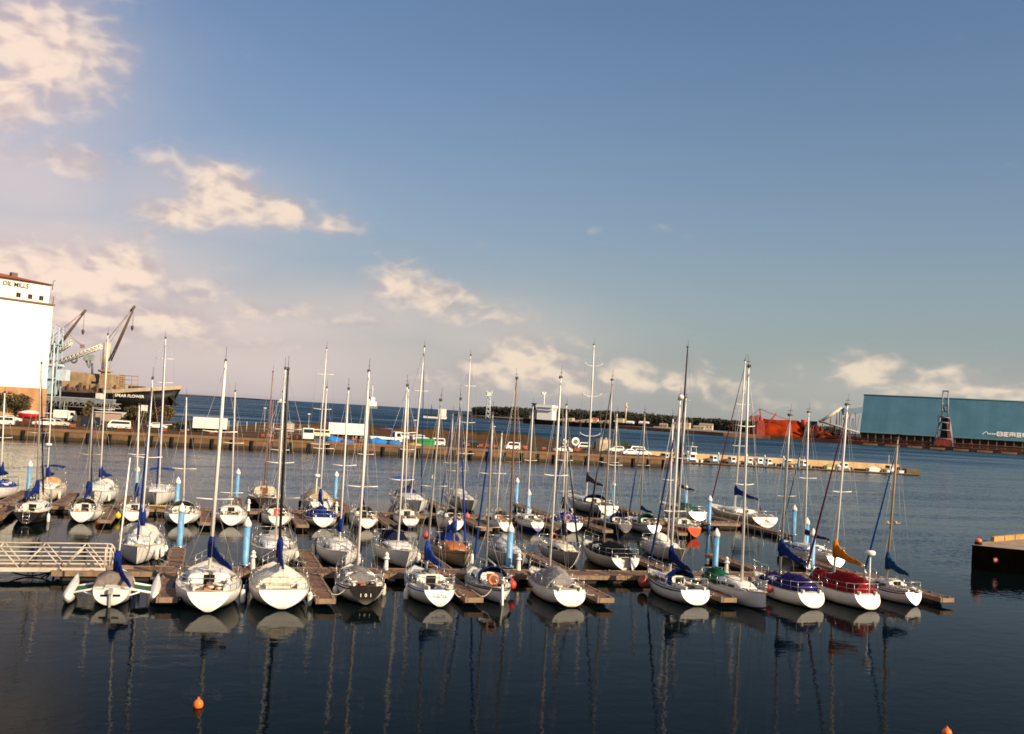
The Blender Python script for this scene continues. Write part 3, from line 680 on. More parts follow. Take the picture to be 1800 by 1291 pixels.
# ------------------------------------------------------------------ pontoons, pilings, pedestals
M_plank = planks('pontoon_planks', (.185, .098, .058), .16, 0)
M_fasc = M('pontoon_fascia', (.25, .165, .10), .8, var=.3, scale=2)
M_float = M('pontoon_float', (.035, .032, .03), .8)
def pontoon(name, label, s0, s1, t0, t1, group=None, long_s=True):
    o = thing(name, label, 'pontoon', W((s0 + s1) / 2, (t0 + t1) / 2), A17 + (0 if long_s else PI / 2), group)
    lx, ly = (s1 - s0) / 2, (t1 - t0) / 2
    if not long_s: lx, ly = ly, lx
    b = MB(); b.box(-lx, lx, -ly + .06, ly - .06, .42, .5); b.build('deck', M_plank, o)
    b = MB()
    for sg in (-1, 1): b.box(-lx - .02, lx + .02, sg * ly - .06, sg * ly + .06, .26, .53)
    for sg in (-1, 1): b.box(sg * lx - .05, sg * lx + .05, -ly + .061, ly - .061, .27, .525)
    n = max(int(lx / 1.6), 1)
    for k in range(-n, n + 1):
        for sg in (-1, 1): b.box(k * lx / (n + .2) - .12, k * lx / (n + .2) + .12, sg * ly * .8 - .03, sg * ly * .8 + .03, .53, .6)
    b.build('edge_beam', M_fasc, o)
    n = max(int(lx * 2 / 2.6), 1)
    for k in range(n):
        b = MB(); c = -lx + (k + .5) * 2 * lx / n; b.box(c - .95, c + .95, -ly + .1, ly - .1, -.3, .262); b.build('float', M_float, o)
    return o
pontoon('pontoon_walkway', 'long brown planked walkway behind the nearest row of yachts', -25.9, 28.3, -1., 1.)
pontoon('pontoon_walkway', 'far brown planked walkway along the second line of berths', -39., 35.2, 31., 33.)
FIN = [(-19.65, -8.3, -1.02, 'between the trimaran and the spiral-jib yacht'), (-11.9, -8.6, -1.02, 'beside the black transom yacht'), (-3.9, -8.3, -1.02, 'between blue-striped yacht and double-ended yacht'),
       (3.75, -8.4, -1.02, 'right of the grey tent yacht'), (11.6, -8.3, -1.02, 'between masthead-dome yacht and bow-out yacht'), (27.15, -8.3, -1.02, 'right of the small tan-masted yacht'),
       (-19.6, 1.02, 8.2, 'right of the bow-in yacht with blue jib'), (-11.5, 1.02, 8.3, 'right of the grey-decked bow-in yacht'), (-3.3, 1.02, 8.2, 'between sleek white yacht and wooden yacht'), (4.8, 1.02, 8.8, 'right of the pale blue-grey yacht'), (12.6, 1.02, 8.6, 'right of the notched-transom yacht'), (20., 1.02, 9.3, 'behind the violet-tarpaulin yacht'), (27.1, 1.02, 8.4, 'left of the cream yacht with light blue cover'),
       (-33.2, 22.6, 30.98, 'left of the black-hulled yacht'), (-25.4, 22.4, 30.98, 'left of the yacht with the yellow buoy'), (-17.85, 22.3, 30.98, 'right of the plain white yacht'), (-10.3, 22.2, 30.98, 'left of the crumpled blue cover'), (-2.65, 22.8, 30.98, 'right of the slim blue sail cover'), (5.5, 22.7, 30.98, 'right of the red stern buoy'), (12.6, 23.2, 30.98, 'right of the blue lower transom'), (17.1, 23.2, 30.98, 'right of the bright blue tent'), (24.2, 22.4, 30.98, 'left of the orange-red yacht'), (36., 23.1, 44.2, 'along the long tan-sided yacht'),
       (-34.4, 33.02, 44., 'right of the blue-tarpaulin yacht'), (-30.1, 33.02, 43., 'between radar-masted yacht and motor-sailer'), (-25., 33.02, 42., 'right of the motor-sailer with arched cabin'), (-15., 33.02, 43., 'left of the two-masted ketch'), (-4.9, 33.02, 44.6, 'right of the beige-tarpaulin yacht'), (5.6, 33.02, 46., 'left of the triple-spreader grey yacht'), (15.5, 33.02, 45.6, 'standing alone on the outer side'), (27.5, 33.02, 46., 'right of the yacht with curved spreaders')]
for s, t0, t1, w in FIN:
    pontoon('finger_pontoon', 'narrow planked finger pontoon ' + w, s - .45, s + .45, t0, t1, 'finger pontoons of the marina', False)

def pile_mat():
    m, t, b = begin('pile_paint')
    oc = t.new('ShaderNodeTexCoord').outputs['Object']; z = t.sep(oc)[2]
    n = t.noise(t.scalev(oc, (3, 3, .8)), 2.2, 5, .7)
    c = t.mix(t.rng(n, .35, .7), (.085, .28, .52), (.20, .42, .60))
    c = t.mix(t.rng(t.noise(oc, 2.5, 4, .7), .58, .72, 0, .8), c, (.62, .68, .70))
    c = t.mix(t.rng(z, .35, .7, .85, 0), c, (.02, .12, .30))
    t.put(b.inputs['Base Color'], c); b.inputs['Roughness'].default_value = .45
    return m
M_pile = pile_mat()
pile0 = thing('mooring_pile', '', None)
b = MB(); b.tube([(0, 0, -2.), (0, 0, 2.86)], .2, 14); b.build('shaft', M_pile, pile0)
b = MB(); b.lathe([(.235, 2.82), (.24, 2.95), (.235, 3.05), (.03, 3.42), (.01, 3.43)], 14); b.build('cap', M_white, pile0)
b = MB(); b.torus((0, 0, .56), .3, .05, 'z'); b.box(-.42, .42, .22, .3, .5, .62); b.build('collar', M_steel, pile0)
PILES = [(-34.2, 43.6, 'at far left between blue-tarpaulin and radar-masted yachts'), (-24.5, 42.3, 'between motor-sailer and yacht with blue bimini'), (-20.4, 30.3, 'behind the plain white yacht, left of two in line'), (-19.55, 8.75, 'at finger end in front of plain white yacht'), (-15., 43.5, 'behind the square black hatch yacht'), (-15.6, 1.75, 'rising from front walkway beside cream tarpaulin yacht'),
         (-4.9, 45.1, 'right of the beige-tarpaulin yacht'), (5.9, 46.6, 'right of the tall yacht with blue canvas screen'), (11.7, 30.3, 'behind the small yacht with brown box'), (15.5, 46.1, 'standing alone on outer finger end'), (1.1, 1.75, 'in front of the small yacht with brown box'), (27.5, 46.6, 'right of the yacht with curved spreaders'), (36., 44.8, 'farther of two beside green canvas yacht'), (31.2, 30.3, 'nearer of two beside green canvas yacht'),
         (16.2, 1.75, 'behind the bow-out yacht with green tarpaulin'), (36.1, 22.6, 'at right end beside long tan-sided yacht'), (29.7, 11., 'left of two behind the violet tarpaulin yacht'), (25., 3.2, 'right of two behind the violet tarpaulin yacht')]
for i, (s, t, w) in enumerate(PILES):
    o = pile0 if i == 0 else copy_tree(pile0)
    o.location = W(s, t); o.rotation_euler.z = A17; tag(o, 'light blue white-capped pile ' + w, 'mooring pile', 'light blue mooring piles')

ped0 = thing('power_pedestal', '', None)
b = MB(); b.lathe([(.17, .5), (.16, .55), (.11, 1.15), (.1, 1.2)], 10); b.build('body', M_white, ped0)
b = MB(); b.lathe([(.21, 1.18), (.2, 1.24), (.13, 1.3), (.13, 1.42), (.17, 1.44), (.03, 1.6)], 10); b.build('lamp_head', M_white, ped0)
PEDS = [(-15.2, .55, 'at the foot of the piling by cream tarpaulin yacht'), (-7.2, .6, 'between black transom yacht and blue-striped yacht'), (1.5, .9, 'behind the double-ended yacht'), (16.5, .7, 'behind the bow-out yacht, beside piling'), (24.3, 2.6, 'left of red tarpaulin yacht'), (-14.3, 31.3, 'right of the square black hatch yacht'), (12.2, 31.2, 'behind the brown box yacht'), (16.6, 31.4, 'left of the bright blue tent'), (31.5, 31.3, 'right of the orange-red yacht'), (-6.5, 31.2, 'right of the crumpled blue cover')]
for i, (s, t, w) in enumerate(PEDS):
    o = ped0 if i == 0 else copy_tree(ped0)
    o.location = W(s, t); tag(o, 'white lighthouse-shaped power pedestal ' + w, 'power pedestal', 'white power pedestals on the walkways')

# fenders, buoys and ropes
fen0 = None
FENS = [('a1', .30, -1, 'white'), ('a1', .5, 1, 'navy'), ('a2', .12, -1, 'white'), ('a2', .45, 1, 'navy'), ('a3', .45, -1, 'cream'), ('a3', .3, 1, 'white'), ('a4', .35, 1, 'white'), ('a5', .4, 1, 'white'), ('b1', .78, 1, 'white'), ('b1', .66, 1, 'white'), ('b1', .52, 1, 'white'), ('b2', .7, 1, 'white'), ('b3', .72, 1, 'white'), ('b5', .82, 1, 'white'), ('b10', .9, 1, 'black'), ('b10', .8, 1, 'black'), ('c1', .25, -1, 'white'), ('c2', .4, -1, 'white'), ('c4', .4, -1, 'black'), ('c6', .4, -1, 'white'), ('c8', .45, -1, 'cream'), ('d2', .85, 1, 'white'), ('d2', .7, 1, 'white'), ('d3', .8, 1, 'white'), ('d5', .3, 1, 'white'), ('d6', .4, 1, 'black'), ('b4', .75, 1, 'white')]
FC = {'white': M_white, 'navy': M('navy_fender', (.02, .035, .14), .4), 'cream': M('cream_fender', CREAM, .5), 'black': M_rubber}
def where(f): return 'near the stern' if f < .3 else 'amidships' if f < .55 else 'forward' if f < .75 else 'at the bow'
for k, f, sg, c in FENS:
    r, h, short = Y[k]
    q = h.pt(f, .25, sg); p = at(r, (q.x, q.y + sg * .15, h.zs(f) - .12))
    b = MB(); b.lathe([(.02, -.78), (.09, -.76), (.13, -.66), (.135, -.25), (.09, -.1), (.03, -.05)], 8); b.tube([(0, 0, -.06), (0, 0, .16)], .012, 4)
    o = b.build('boat_fender', FC[c], None, p)
    tag(o, '%s sausage fender hanging %s on the %s' % (c, where(f), short), 'fender', 'fenders hung from the yachts')
def ball_buoy(name, loc, r, mat, label, cat='buoy', eye=True, group=None):
    o = thing(name, label, cat, loc, rnd.uniform(0, 3), group)
    b = MB(); b.ball((0, 0, 0), r, 14, (1, 1, 1.08)); b.build('float', mat, o)
    b = MB(); b.lathe([(r * .3, r * .95), (r * .26, r * 1.2), (r * .1, r * 1.32)], 8); b.torus((0, 0, r * 1.36), r * .14, r * .05, 'x', 8, 5); b.build('eye', mat, o)
    return o
ball_buoy('mooring_buoy', (-10.0, 34.05, .09), .17, M_orange, 'orange mooring buoy floating alone at lower left on dark water')
ball_buoy('mooring_buoy', (16.3, 35.75, .1), .17, M_orange, 'orange mooring buoy cut by the bottom edge at lower right')
for key, f, sg, r_, mt_, lab, dz in (('a5', .42, -1, .26, M_red, 'red ball fender on starboard side of the double-ended yacht', -.2), ('a7', .72, 1, .34, M('faded_red', (.42, .09, .05), .5), 'large faded red ball fender at bow of masthead-dome yacht', -.35), ('a9', .42, 1, .19, M_red, 'small red ball fender on side of violet-tarpaulin yacht', -.2),
                                     ('c10', .04, -1, .24, M('coral_red', (.7, .12, .07), .5), 'red ball fender on the stern rail of the red stern buoy yacht', .45), ('b5', .1, -1, .24, M('pink_red', (.7, .06, .09), .5), 'pinkish red ball fender astern of the wooden tan yacht', .4), ('c3', .08, 1, .24, M_yel, 'yellow ball fender hung by the stern with blue short cover', -.35)):
    r, h, short = Y[key]; q = h.pt(f, .12, sg)
    ball_buoy('ball_fender', at(r, (q.x, q.y + sg * (r_ + .02), h.zs(f) + dz)), r_, mt_, lab, 'fender')
x, y, z = W(-25.9, 23.4); ball_buoy('mooring_buoy', (x, y, .15), .27, M_orange, 'orange buoy floating beside the round-sterned white yacht')
x, y, z = W(-19.3, 31.6); ball_buoy('mooring_buoy', (x, y, .8), .22, M_orange, 'small orange buoy lying by the yellow float')
def rope(label, p, q, sag=.25, r=.02, mat=M_rope, name='mooring_rope'):
    b = MB(); p, q = Vector(p), Vector(q)
    b.tube([p.lerp(q, k / 8) - Vector((0, 0, sag * math.sin(PI * k / 8))) for k in range(9)], r, 5)
    return tag(b.build(name, mat), label, 'rope', 'mooring lines of the yachts')
for key, fs, ft, w in (('a1', -19.25, -7.6, 'left side'), ('a2', -12.35, -7.9, 'right side'), ('a3', -11.5, -7.4, 'left side'), ('a4', -4.3, -7.6, 'right side'), ('a5', -3.5, -7.5, 'left side'), ('a6', 3.35, -7.6, 'right side'), ('a7', 11.2, -7.2, 'right side'), ('b1', -20.0, 2.2, 'bow'), ('b7', 5.2, 1.4, 'bow'), ('b4', -3.7, 2., 'bow'), ('b2', -11.9, 2.6, 'bow'), ('b10', 27.5, 2.5, 'stern'), ('a10', 24.0, -1., 'bow'), ('c2', -25.8, 23.4, 'right side')):
    r, h, short = Y[key]; f = .93 if w == 'bow' else .06
    sg = 1 if w == 'left side' else -1
    q = h.deck(f, h.hb(f) * .9 * (sg if r.rotation_euler.z > 0 else -sg)) if w != 'stern' else h.deck(.04, h.hb(.04) * .8)
    rope('pale mooring rope from %s of the %s to its pontoon' % (w, short), at(r, q), W(fs, ft, .56), rnd.uniform(.12, .35))
# white dinghy between the violet and red tarpaulin yachts
dg = thing('dinghy', 'tiny pale dinghy tucked between violet and red tarpaulin yachts', 'dinghy', W(18.85, -6.3), A17 + PI / 2)
b = MB(); b.loft([[(x, w * math.cos(a), .28 + .25 * math.sin(a) * (1 if math.sin(a) < 0 else .3)) for a in [2 * PI * k / 12 for k in range(12)]] for x, w in ((0, .42), (.6, .52), (1.4, .5), (2., .2), (2.2, .04))], 0, True)
b.build('hull', hull_mat((.6, .55, .45)), dg)
b = MB(); b.box(.4, .65, -.4, .4, .34, .39); b.box(1.1, 1.35, -.4, .4, .34, .39); b.build('thwart', M_brn, dg)
yf = thing('float_platform', 'bright yellow work float moored before large blue-bimini yacht', 'float', W(-21.9, 34.6), A17)
b = MB(); b.box(-.9, .9, -.55, .55, -.1, .42); b.build('float', M_yel, yf)
b = MB(); b.box(-.02, .02, -.56, .56, .421, .5); b.box(-.8, .8, -.5, -.45, .421, .47); b.build('cleat_bar', M('yellow_trim', (.5, .32, .02), .6), yf)

# ------------------------------------------------------------------ gangway
M_gang = M('gangway_alloy', (.60, .52, .42), .5, .1)
g = thing('gangway', 'aluminium truss gangway with rails leading to front walkway', 'gangway', W(-23.3, .35), A17 + R(182))
LG = 13.; YW = .75
b = MB()
b.box(-.0, LG, -YW, YW, .5, .56); b.build('deck', planks('gangway_planks', (.28, .18, .11), .2, 0), g)
for sg in (-1, 1):
    b = MB(); yy = sg * (YW + .06)
    b.box(-.05, LG, yy - .06, yy + .06, .42, .64)
    b.tube([(-.35, yy, .75), (-.42, yy, 1.0), (-.38, yy, 1.5), (-.2, yy, 1.72), (0, yy, 1.75), (LG, yy, 1.75)], .045, 6)
    for z in (1.5, 1.27, 1.04): b.tube([(-.3, yy, z), (LG, yy, z)], .022, 5)
    n = 0; x = .12
    while x < LG - 1:
        b.tube([(x, yy, .62), (x + .95, yy, 1.72)], .035, 5); b.tube([(x + 1.05, yy, 1.72), (x + 2., yy, .62)], .035, 5); x += 2.12
    b.tube([(.02, yy, .5), (.02, yy, 1.75)], .045, 6); b.tube([(-.22, yy, .62), (-.22, yy, 1.7)], .03, 5)
    b.build('side_truss', M_gang, g)
b = MB(); b.prism([(.0, .56), (-1.5, .56), (-1.5, .54), (0, .5)], -.6, .6); b.build('ramp_flap', M('ramp_wood', (.36, .24, .15), .8), g)
b = MB()
P0 = Vector(W(-26., .3, .3)); 
for q, sag in (((-28.6, .2, .5), .35), ((-27.4, -.9, -.2), .1), ((-26.1, 1.2, .5), .25), ((-26.3, -1.1, -.25), -.15), ((-25.6, -1., -.25), .2)):
    e = Vector(W(*q)); b.tube([P0.lerp(e, k / 8) - Vector((0, 0, sag * math.sin(PI * k / 8))) for k in range(9)], .045, 5)
tag(b.build('mooring_chain', M_rubber), 'black weed-hung mooring chains at the left end of front walkway', 'chain')

# ------------------------------------------------------------------ far quay
Q0 = 153.
M_asph = M('quay_asphalt', (.088, .052, .030), 1., var=.35, scale=.12, spec=.05)
M_conc = M('quay_concrete', (.16, .085, .035), .85, var=.35, scale=.5, streak=.6)
M_lip = M('quay_lip', (.19, .10, .045), .85, var=.25, scale=.3)
def tide(mat, z1, col=(.022, .018, .008)):
    t = NT(mat.node_tree); b = t.n['Principled BSDF']; src = b.inputs['Base Color'].links[0].from_socket
    g = t.new('ShaderNodeNewGeometry').outputs['Position']
    z = t.m('ADD', t.sep(g)[2], t.m('MULTIPLY', t.noise(g, .8, 4), .5))
    t.put(b.inputs['Base Color'], t.mix(t.rng(z, z1, z1 + .35, .92, 0), src, col))
tide(M_conc, .75)
pts = [(-260, Q0), (88, Q0), (94, 186), (101, 262), (85, 273), (55, 267), (17, 262), (-8, 234), (-36, 252), (-60, 275), (-260, 330)]
def slab(name, pts, z0, z1, mats):
    b = MB(); n = len(pts); ws = [W(s, t) for s, t in pts]
    b.add([(x, y, z1) for x, y, _ in ws] + [(x, y, z0) for x, y, _ in ws], [tuple(range(n))], 0)
    b.add([(x, y, z1) for x, y, _ in ws] + [(x, y, z0) for x, y, _ in ws], [(i, (i + 1) % n, (i + 1) % n + n, i + n) for i in range(n)], 1)
    return structure(name, b, mats)
quay = slab('quay', pts, -3, 2.1, [M_asph, M_conc])
b = MB()
for a, c in ((-110, 88),):
    p, q = W(a, Q0 - .12), W(c, Q0 - .12); p2, q2 = W(a, Q0 + .6), W(c, Q0 + .6)
    b.add([(p[0], p[1], 1.72), (q[0], q[1], 1.72), (q2[0], q2[1], 1.72), (p2[0], p2[1], 1.72), (p[0], p[1], 2.28), (q[0], q[1], 2.28), (q2[0], q2[1], 2.28), (p2[0], p2[1], 2.28)], [(3, 2, 1, 0), (4, 5, 6, 7), (0, 1, 5, 4), (1, 2, 6, 5), (2, 3, 7, 6), (3, 0, 4, 7)])
b.build('kerb', M_lip, quay)
for k in range(46):
    s = -92 + k * 3.95
    b = MB(); x, y, _ = W(s, Q0 - .32); b.box(-.22, .22, -.2, .2, -.2, 1.62, 0); b.box(-.3, .3, -.1, .2, 1.0, 1.75, 0)
    b.build('quay_fender', M_rubber, quay, (x, y, 0), A17)
# dry bank along the back of the quay
b = MB(); rings = []
for k in range(41):
    f = k / 40; s = lerp(-14, 100, f); tb = 228 + 34 * min(1, (s + 14) / 30) if s < 60 else lerp(262, 266, (s - 60) / 40)
    hh = (1.2 + .9 * math.sin(k * 1.9) * .4 + .7 * math.sin(f * PI)) * min(1, f * 8, (1 - f) * 8)
    rings.append([W(s, tb - 9 + q * 3.2, 2.05 + hh * math.sin(PI * q / 4) + .15 * math.sin(k * 3 + q * 5) * (0 < q < 4)) for q in range(5)])
b.loft(rings, 0, True, closed=False, cap=False)
structure('grass_bank', b, M('dry_bank', (.085, .044, .017), 1., var=.4, scale=.25, bump=.3, spec=.05))

# pier wall with the small-boat berths
pw = thing('pier_wall', 'sunlit tan concrete pier wall behind the small motorboats', 'wall', W(91, 186), 0)
d0 = Vector(W(91, 186)); d1 = Vector(W(168.5, 173.2)); dv = (d1 - d0); LW = dv.length; pw.rotation_euler.z = math.atan2(dv.y, dv.x)
b = MB(); b.box(0, LW, 0, 2.2, .85, 2.5); b.build('parapet', M('pier_tan', (.60, .40, .19), .85, var=.22, scale=.4, streak=.35), pw)
b = MB(); b.box(0, LW + .4, -1.6, 3.2, -2, .84); b.build('footing', M('pier_footing', (.028, .021, .012), .9, var=.4, scale=.4), pw)
b = MB(); b.box(LW + .42, LW + 4.5, -3.2, 3.2, -2, 1.6); b.box(LW - .5, LW + .41, -1.3, 2.8, .85, 1.9); b.build('pier_head', M('pier_head', (.13, .095, .048), .9, var=.35, scale=.5), pw)
pp = thing('boat_pontoon', 'low dark pontoon with small motorboats along pier wall', 'pontoon', W(91, 180.), pw.rotation_euler.z)
b = MB(); b.box(4, LW + 1, -1.2, .4, .3, .42); b.build('deck', M('grey_planks', (.2, .14, .09), .85), pp)
b = MB(); b.box(4, LW + 1, -1.1, .3, -.2, .298); b.build('float', M_float, pp)

# ------------------------------------------------------------------ small motorboats at the pier
def motorboat(label, s, t, L, B, rz, fly=False, hullc=WHITE, cabin=True, cover=None, mast=0, name='motorboat'):
    o = thing(name, label, 'motorboat', W(s, t), A17 + rz, 'small motorboats berthed along the pier')
    h = Hull(L, B, .75 + .03 * L, .86, rake=.05)
    b = MB(); rg = [[h.pt(f, u, 1) for u in US[:-1]] + [h.pt(f, 1, 0)] + [h.pt(f, u, -1) for u in reversed(US[:-1])] for f in FS]
    b.loft(rg, 0, True, closed=False, cap=False); b.add(rg[0], [tuple(range(len(rg[0])))]); b.build('hull', hull_mat(hullc), o)
    b = MB()
    for a, c in zip(FS[:-1], FS[1:]): b.add([h.deck(a, -h.hb(a)), h.deck(c, -h.hb(c)), h.deck(c, h.hb(c)), h.deck(a, h.hb(a))], [(0, 1, 2, 3)])
    b.build('deck', M_deck, o)
    z = h.zs(.5); w = B * .36
    if cabin:
        b = MB(); b.prism([(L * .34, z - .1), (L * .36, z + 1.35), (L * .62, z + 1.35), (L * .72, z + .5), (L * .84, z + .2), (L * .84, z - .1)], -w, w); c = b.build('cabin', M_white, o)
        b = MB()
        for sg in (-1, 1): b.box(L * .4, L * .61, sg * w - .015, sg * w + .015, z + .65, z + 1.15)
        b.box(L * .34 - .01, L * .345, -w * .7, w * .7, z + .5, z + 1.15)
        b.add([(L * .635 + .02, -w * .9, z + 1.22), (L * .635 + .02, w * .9, z + 1.22), (L * .71 + .02, w * .9, z + .6), (L * .71 + .02, -w * .9, z + .6)], [(0, 1, 2, 3)]); b.build('window', M_glass, c)
    if fly:
        b = MB(); b.box(L * .3, L * .62, -w, w, z + 1.38, z + 1.9, 0, .1)
        for x in (.32, .58):
            for sg in (-1, 1): b.tube([(L * x, sg * w * .9, z + 1.4), (L * x + .2, sg * w * .8, z + 3.4)], .05, 5)
        b.box(L * .3, L * .66, -w * .95, w * .95, z + 3.4, z + 3.52); b.tube([(L * .4, 0, z + 3.5), (L * .4, 0, z + 4.7)], .05, 5); b.build('flybridge', M_white, o)
    if cover is not None:
        b = MB(); b.loft([[(L * x, q * h.hb(x) * .95, h.zs(x) + .05 + hh * (1 - q * q)) for q in (-1, -.6, -.2, .2, .6, 1)] for x, hh in ((.04, .3), (.25, .8), (.5, .9), (.75, .4), (.9, .1))], 0, True, closed=False, cap=False); b.build('boat_cover', cloth('tarpaulin', cover), o)
    if mast:
        b = MB(); b.tube([(L * .45, 0, z), (L * .45, 0, z + mast)], .05, 5); b.build('mast', M_white, o)
    b = MB(); b.box(-.45, .02, -.2, .2, .1, .9); b.box(-.5, .1, -.22, .22, .85, 1.25, 0, .2); b.build('outboard_motor', M('motor_cowl', (.1, .1, .1), .4), o)
    return o
for a in (('white sport-fishing cruiser with tall flybridge at pier berth', 108., 177., 8.5, 3., 1.75, True), ('small white motorboat just right of flybridge cruiser', 114.5, 178., 5., 1.9, 1.8), ('white motorboat with square cabin behind second pier pile', 119.5, 177., 5.4, 2., 1.7), ('white cuddy boat under third pier pile', 124., 176., 5., 1.9, 1.72), ('pair-berthed white boat with tall cabin by fourth pier pile', 127.2, 175.5, 6., 2.2, 1.75), ('low white open boat beside tall-cabin boat', 129.6, 175.2, 5., 1.9, 1.7)): motorboat(*a)
motorboat('cream-coloured square boat under tan cover at middle of pier', 134.8, 173.5, 5.5, 2.3, 1.7, hullc=(.70, .52, .30), cover=(.62, .45, .22))
motorboat('white boat with upright windscreen right of cream boat', 139.5, 173.5, 5., 1.9, 1.65, mast=2.5)
motorboat('pale yellow-green boat lying side-on at pier', 143.6, 172.5, 6., 2., .35, hullc=(.62, .58, .36), cabin=False, cover=(.30, .27, .12))
motorboat('white covered boat with pointed bow near pier middle', 147.8, 172.5, 5., 1.9, .9, cover=(.7, .66, .58), cabin=False)
motorboat('white boat with tall boxy wheelhouse toward pier end', 151.8, 172., 5.5, 2., 1.72)
motorboat('low white boat moored alongside near pier end', 155.8, 170.5, 5.5, 1.9, .2, cabin=False, cover=(.66, .6, .5))
motorboat('white fishing boat with mast at the pier head', 161.2, 170.2, 6., 2.1, .5, mast=4.2)
motorboat('last white small boat at tip of pier head', 164.6, 169.3, 4.6, 1.8, .5, cabin=False)
motorboat('white workboat moored at the quay corner left of flybridge cruiser', 101.5, 179.5, 5.5, 2., 2.2)
for i, (s, t) in enumerate(((113., 176.), (120.8, 174.6), (125.6, 173.6), (130.8, 172.6), (135.0-.2, 171.4), (105.2, 178.6))):
    o = copy_tree(pile0); o.location = W(s, t); o.rotation_euler.z = A17
    tag(o, 'light blue mooring pile at small-boat pontoon, ' + ('first right of flybridge cruiser', 'second right of flybridge cruiser', 'third, between two white cabin boats', 'fourth, right of low open boat', 'fifth, left of cream boat', 'overlapping the flybridge cruiser')[i], 'mooring pile', 'light blue mooring piles')

# ------------------------------------------------------------------ vehicles and clutter on the quay
ZQ = 2.1
M_tyre = M('tyre', (.014, .013, .013), .8); M_vwin = M('vehicle_glass', (.015, .018, .02), .12)
M_amber = M('tail_lamp', (.5, .03, .02), .3)
def wheels(o, xs, w, r=.31):
    for x in xs:
        for sg in (-1, 1):
            b = MB(); b.tube([(x, sg * w - sg * .2, r), (x, sg * w + sg * .01, r)], r, 12); wo = b.build('wheel', M_tyre, o)
            b = MB(); b.tube([(x, sg * (w + .012), r), (x, sg * (w + .02), r)], r * .58, 10); b.build('hubcap', M_steel, wo)
def car(label, s, t, flip=False, col=WHITE, style='sedan', rz=0., cat='car', name='parked_car'):
    o = thing(name, label, cat, W(s, t, ZQ), A17 + rz + (PI if flip else 0), 'vehicles parked on the quay')
    if style == 'sedan': L, w, H = 4.4, .85, 1.45; prof = [(-2.2, .3), (-2.2, .85), (-1.75, .98), (-1.15, 1.42), (.35, 1.45), (1.05, .98), (2.0, .82), (2.2, .6), (2.2, .3)]; win = [(-1.25, 1.0), (-.98, 1.34), (.3, 1.37), (.82, 1.0)]
    elif style == 'wagon': L, w, H = 4.5, .85, 1.6; prof = [(-2.2, .3), (-2.22, 1.), (-1.95, 1.58), (.3, 1.62), (1.1, 1.05), (2.05, .88), (2.25, .6), (2.25, .3)]; win = [(-2., 1.05), (-1.8, 1.48), (.25, 1.5), (.9, 1.05)]
    elif style == 'kei': L, w, H = 3.4, .73, 1.9; prof = [(-1.7, .3), (-1.7, 1.1), (-1.6, 1.85), (1.05, 1.88), (1.45, 1.15), (1.68, .9), (1.7, .3)]; win = [(-1.5, 1.12), (-1.42, 1.66), (.9, 1.68), (1.25, 1.12)]
    else: L, w, H = 4.7, .85, 1.98; prof = [(-2.35, .35), (-2.35, 1.15), (-2.2, 1.92), (1.7, 1.98), (2.2, 1.2), (2.35, .95), (2.35, .35)]; win = [(-2.15, 1.2), (-2.08, 1.7), (1.5, 1.74), (1.9, 1.2)]
    cm = M('car_paint', col, .25, 0, .05, coat=.4)
    b = MB(); n = len(prof); top = max(z for _, z in prof)
    yk = lambda z: w * (1 - .16 * max(0, (z - .95) / (top - .9)))
    b.loft([[(x, sg * yk(z) * k, z) for x, z in prof] for sg, k in ((-1, .86), (-1, .98), (-1, 1), (1, 1), (1, .98), (1, .86))] if False else [[(x, -yk(z), z) for x, z in prof], [(x, yk(z), z) for x, z in prof]], 0, False)
    b.build('body', cm, o)
    for sg in (-1, 1):
        b = MB(); vs = [(x, sg * (yk(z) + .012), z) for x, z in win]; b.add(vs, [(0, 1, 2, 3)]); b.build('side_window', M_vwin, o)
    i0 = next(i for i in range(n) if prof[i][1] == max(p[1] for p in prof if p[0] > 0) and prof[i][0] > 0); (xa, za), (xb, zb) = prof[i0], prof[i0 + 1]
    b = MB(); nx, nz = (za - zb), (xb - xa); q = math.hypot(nx, nz); nx, nz = nx / q * .012, nz / q * .012
    b.add([(lerp(xa, xb, k) + nx, sg * yk(lerp(za, zb, k)) * .9, lerp(za, zb, k) + nz) for k, sg in ((.1, -1), (.1, 1), (.92, 1), (.92, -1))], [(0, 1, 2, 3)]); b.build('windscreen', M_vwin, o)
    b = MB()
    for sg in (-1, 1): b.box(prof[-1][0] - .02, prof[-1][0] + .015, sg * w * .7 - .16, sg * w * .7 + .16, .62, .78)
    b.build('headlight', M('lamp_glass', (.7, .68, .62), .15), o)
    wheels(o, (-L * .31, L * .31), w, .3)
    return o
